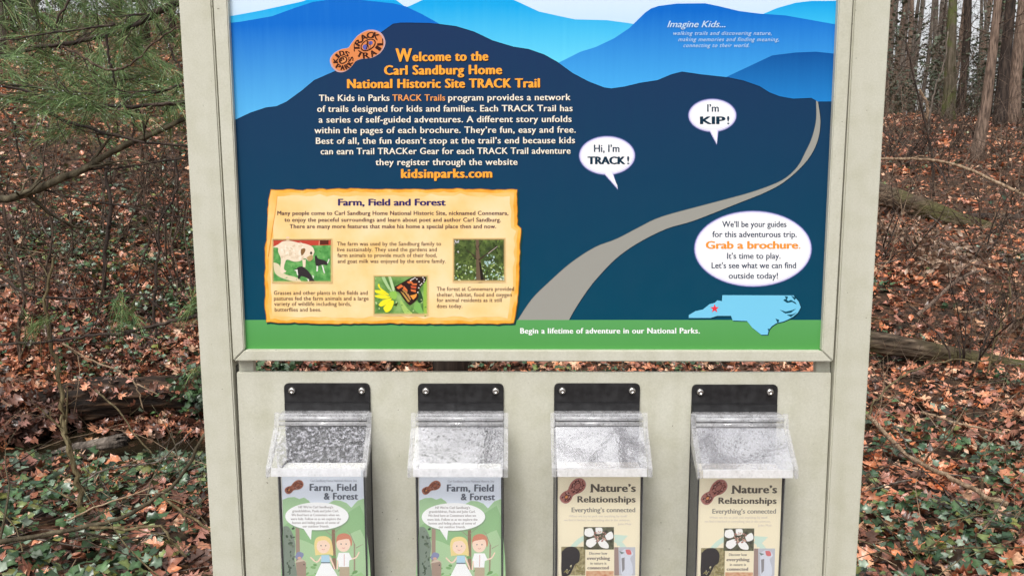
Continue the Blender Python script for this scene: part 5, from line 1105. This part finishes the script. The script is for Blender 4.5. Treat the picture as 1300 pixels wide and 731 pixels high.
for _ in range(34):
    y = random.uniform(20, 46); x = -random.uniform(.34, .85) * (y + 1.2); put(x, y, random.uniform(.7, 1.4), k % 5, 'slender bare trunk behind the pine needles left of the sign', 'distant bare trees on the left'); k += 1
for _ in range(16):
    y = random.uniform(24, 46); x = random.uniform(-.34, .4) * (y + 1.2); put(x, y, random.uniform(.7, 1.4), k % 5, 'bare trunk on the slope hidden behind the sign', 'trees behind the sign'); k += 1
for root, t, c in meshes:
    if 'used' in root: del root['used']
for o in list(COL.objects):
    if o.get('used') is not None: del o['used']

# --- far thicket of twigs and evergreen understorey
mb = MB()
for _ in range(520):
    sidek = random.random(); y = random.uniform(17, 40)
    x = (random.uniform(.36, .85) if sidek < .65 else -random.uniform(.32, .9)) * (y + 1.2)
    twigs(mb, (x, y, ghf(x, y) - .05), (random.gauss(0, .35), random.gauss(0, .35), 1), random.uniform(1.0, 4.5), random.uniform(.006, .014), 2, random.choice([B_TWIG, B_GREY, B_RED]), .2, 3, .02, 3)
tag(mb.build('undergrowth'), 'tangle of bare brown brush beneath the distant trees', 'undergrowth', kind='stuff')
ev = []
P_ = []; C_ = []
for _ in range(100):
    sidek = random.random(); y = random.uniform(24, 46)
    x = (random.uniform(.36, .85) if sidek < .55 else -random.uniform(.3, .9)) * (y + 1.2); z = ghf(x, y); s = random.uniform(.7, 1.8); hh = random.uniform(.8, 3.5) if sidek > .55 else random.uniform(.6, 4.0)
    n = int(700 * s); q = rng.normal(0, 1, (n, 3)); q /= np.linalg.norm(q, axis=1, keepdims=True); q *= (rng.uniform(0, 1, (n, 1)) ** .45) * np.array([s, s, hh])
    q *= 1 + .35 * np.sin(q[:, :1] * 4 + x) * np.cos(q[:, 2:] * 3)
    P_.append(q + np.array([x, y, z + hh * .7])); C_.append(np.tile(np.array([(.06, .085, .045), (.085, .11, .065), (.045, .065, .038), (.10, .11, .06)])[random.randint(0, 3)], (n, 1)) * rng.uniform(.7, 1.25, (n, 1)))
P_ = np.concatenate(P_); C_ = np.concatenate(C_); n = len(P_)
me = scatter('evergreen_understorey', SMALL, P_, rng.uniform(.06, .16, n), rng.uniform(.3, 1.6, n), np.zeros((n, 3)), C_, M_IVY)
tag(link('evergreen_understorey', me), 'dull green evergreen bushes in the distant woods', 'evergreen bushes', kind='stuff')

# --- tall oak behind the sign whose bare limbs spread overhead
oak = tag(empty('overhanging_oak', (.45, 6.2, ghf(.45, 6.2))), 'tall bare oak standing hidden behind the sign', 'tree')
mb = MB(); q0 = Vector(oak.location); op = [q0 + Vector((.05 * math.sin(z), .04 * math.cos(z), z - (.3 if z == 0 else 0))) for z in np.linspace(0, 11, 10)]
mb.tube(op, [.26, .2, .18, .17, .16, .14, .12, .1, .07, .04], B_GREY, 14, rough=.05); mb.build('trunk', oak)
mb = MB()
for _ in range(16):
    j = random.randint(4, 9); a = random.uniform(-2.8, -.35); twigs(mb, op[j], (math.cos(a), math.sin(a), random.uniform(.15, .5)), random.uniform(4, 8), .07, 3, B_GREY, .2, 5, .03, 3)
for q in ([(.45, 6.2, 5.0), (.9, 3.4, 5.6), (.75, .4, 6.0), (.9, -1.6, 6.2), (1.1, -3.2, 6.6)], [(.45, 6.2, 5.4), (1.6, 3.5, 6.0), (2.0, .6, 6.4), (1.7, -1.7, 6.5), (2.2, -3.4, 6.8)], [(.45, 6.2, 6.0), (.2, 3.5, 6.6), (-.5, .7, 7.0), (-.2, -1.9, 7.2), (-.9, -3.6, 7.6)],
          [(2.0, .6, 6.4), (2.4, -1.2, 6.5), (3.0, -2.4, 6.6)], [(.75, .4, 6.0), (.2, -1.3, 6.1), (-.6, -2.2, 6.2)], [(1.7, -1.7, 6.5), (1.2, -2.0, 6.6), (.5, -2.3, 6.7)], [(-.5, .7, 7.0), (-1.3, -1.1, 7.0), (-2.3, -2.3, 7.1)], [(.9, -1.6, 6.2), (1.6, -1.9, 6.3), (2.6, -1.6, 6.4)], [(1.7, -1.7, 6.5), (2.0, -2.2, 6.5), (2.6, -2.3, 6.6)]):
    P3 = spline(q, 5); n = len(P3); r0 = .07 if len(q) > 3 else .032; mb.tube(P3, [r0 * (1 - .7 * i / n) for i in range(n)], B_GREY, 7)
    for _ in range(9):
        i = random.randint(n // 3, n - 2); twigs(mb, P3[i], (random.gauss(0, 1), random.gauss(0, 1), random.gauss(0, .2)), random.uniform(.7, 1.6), .012, 1, B_GREY, .2, 4, .0, 3)
mb.build('crown', oak)
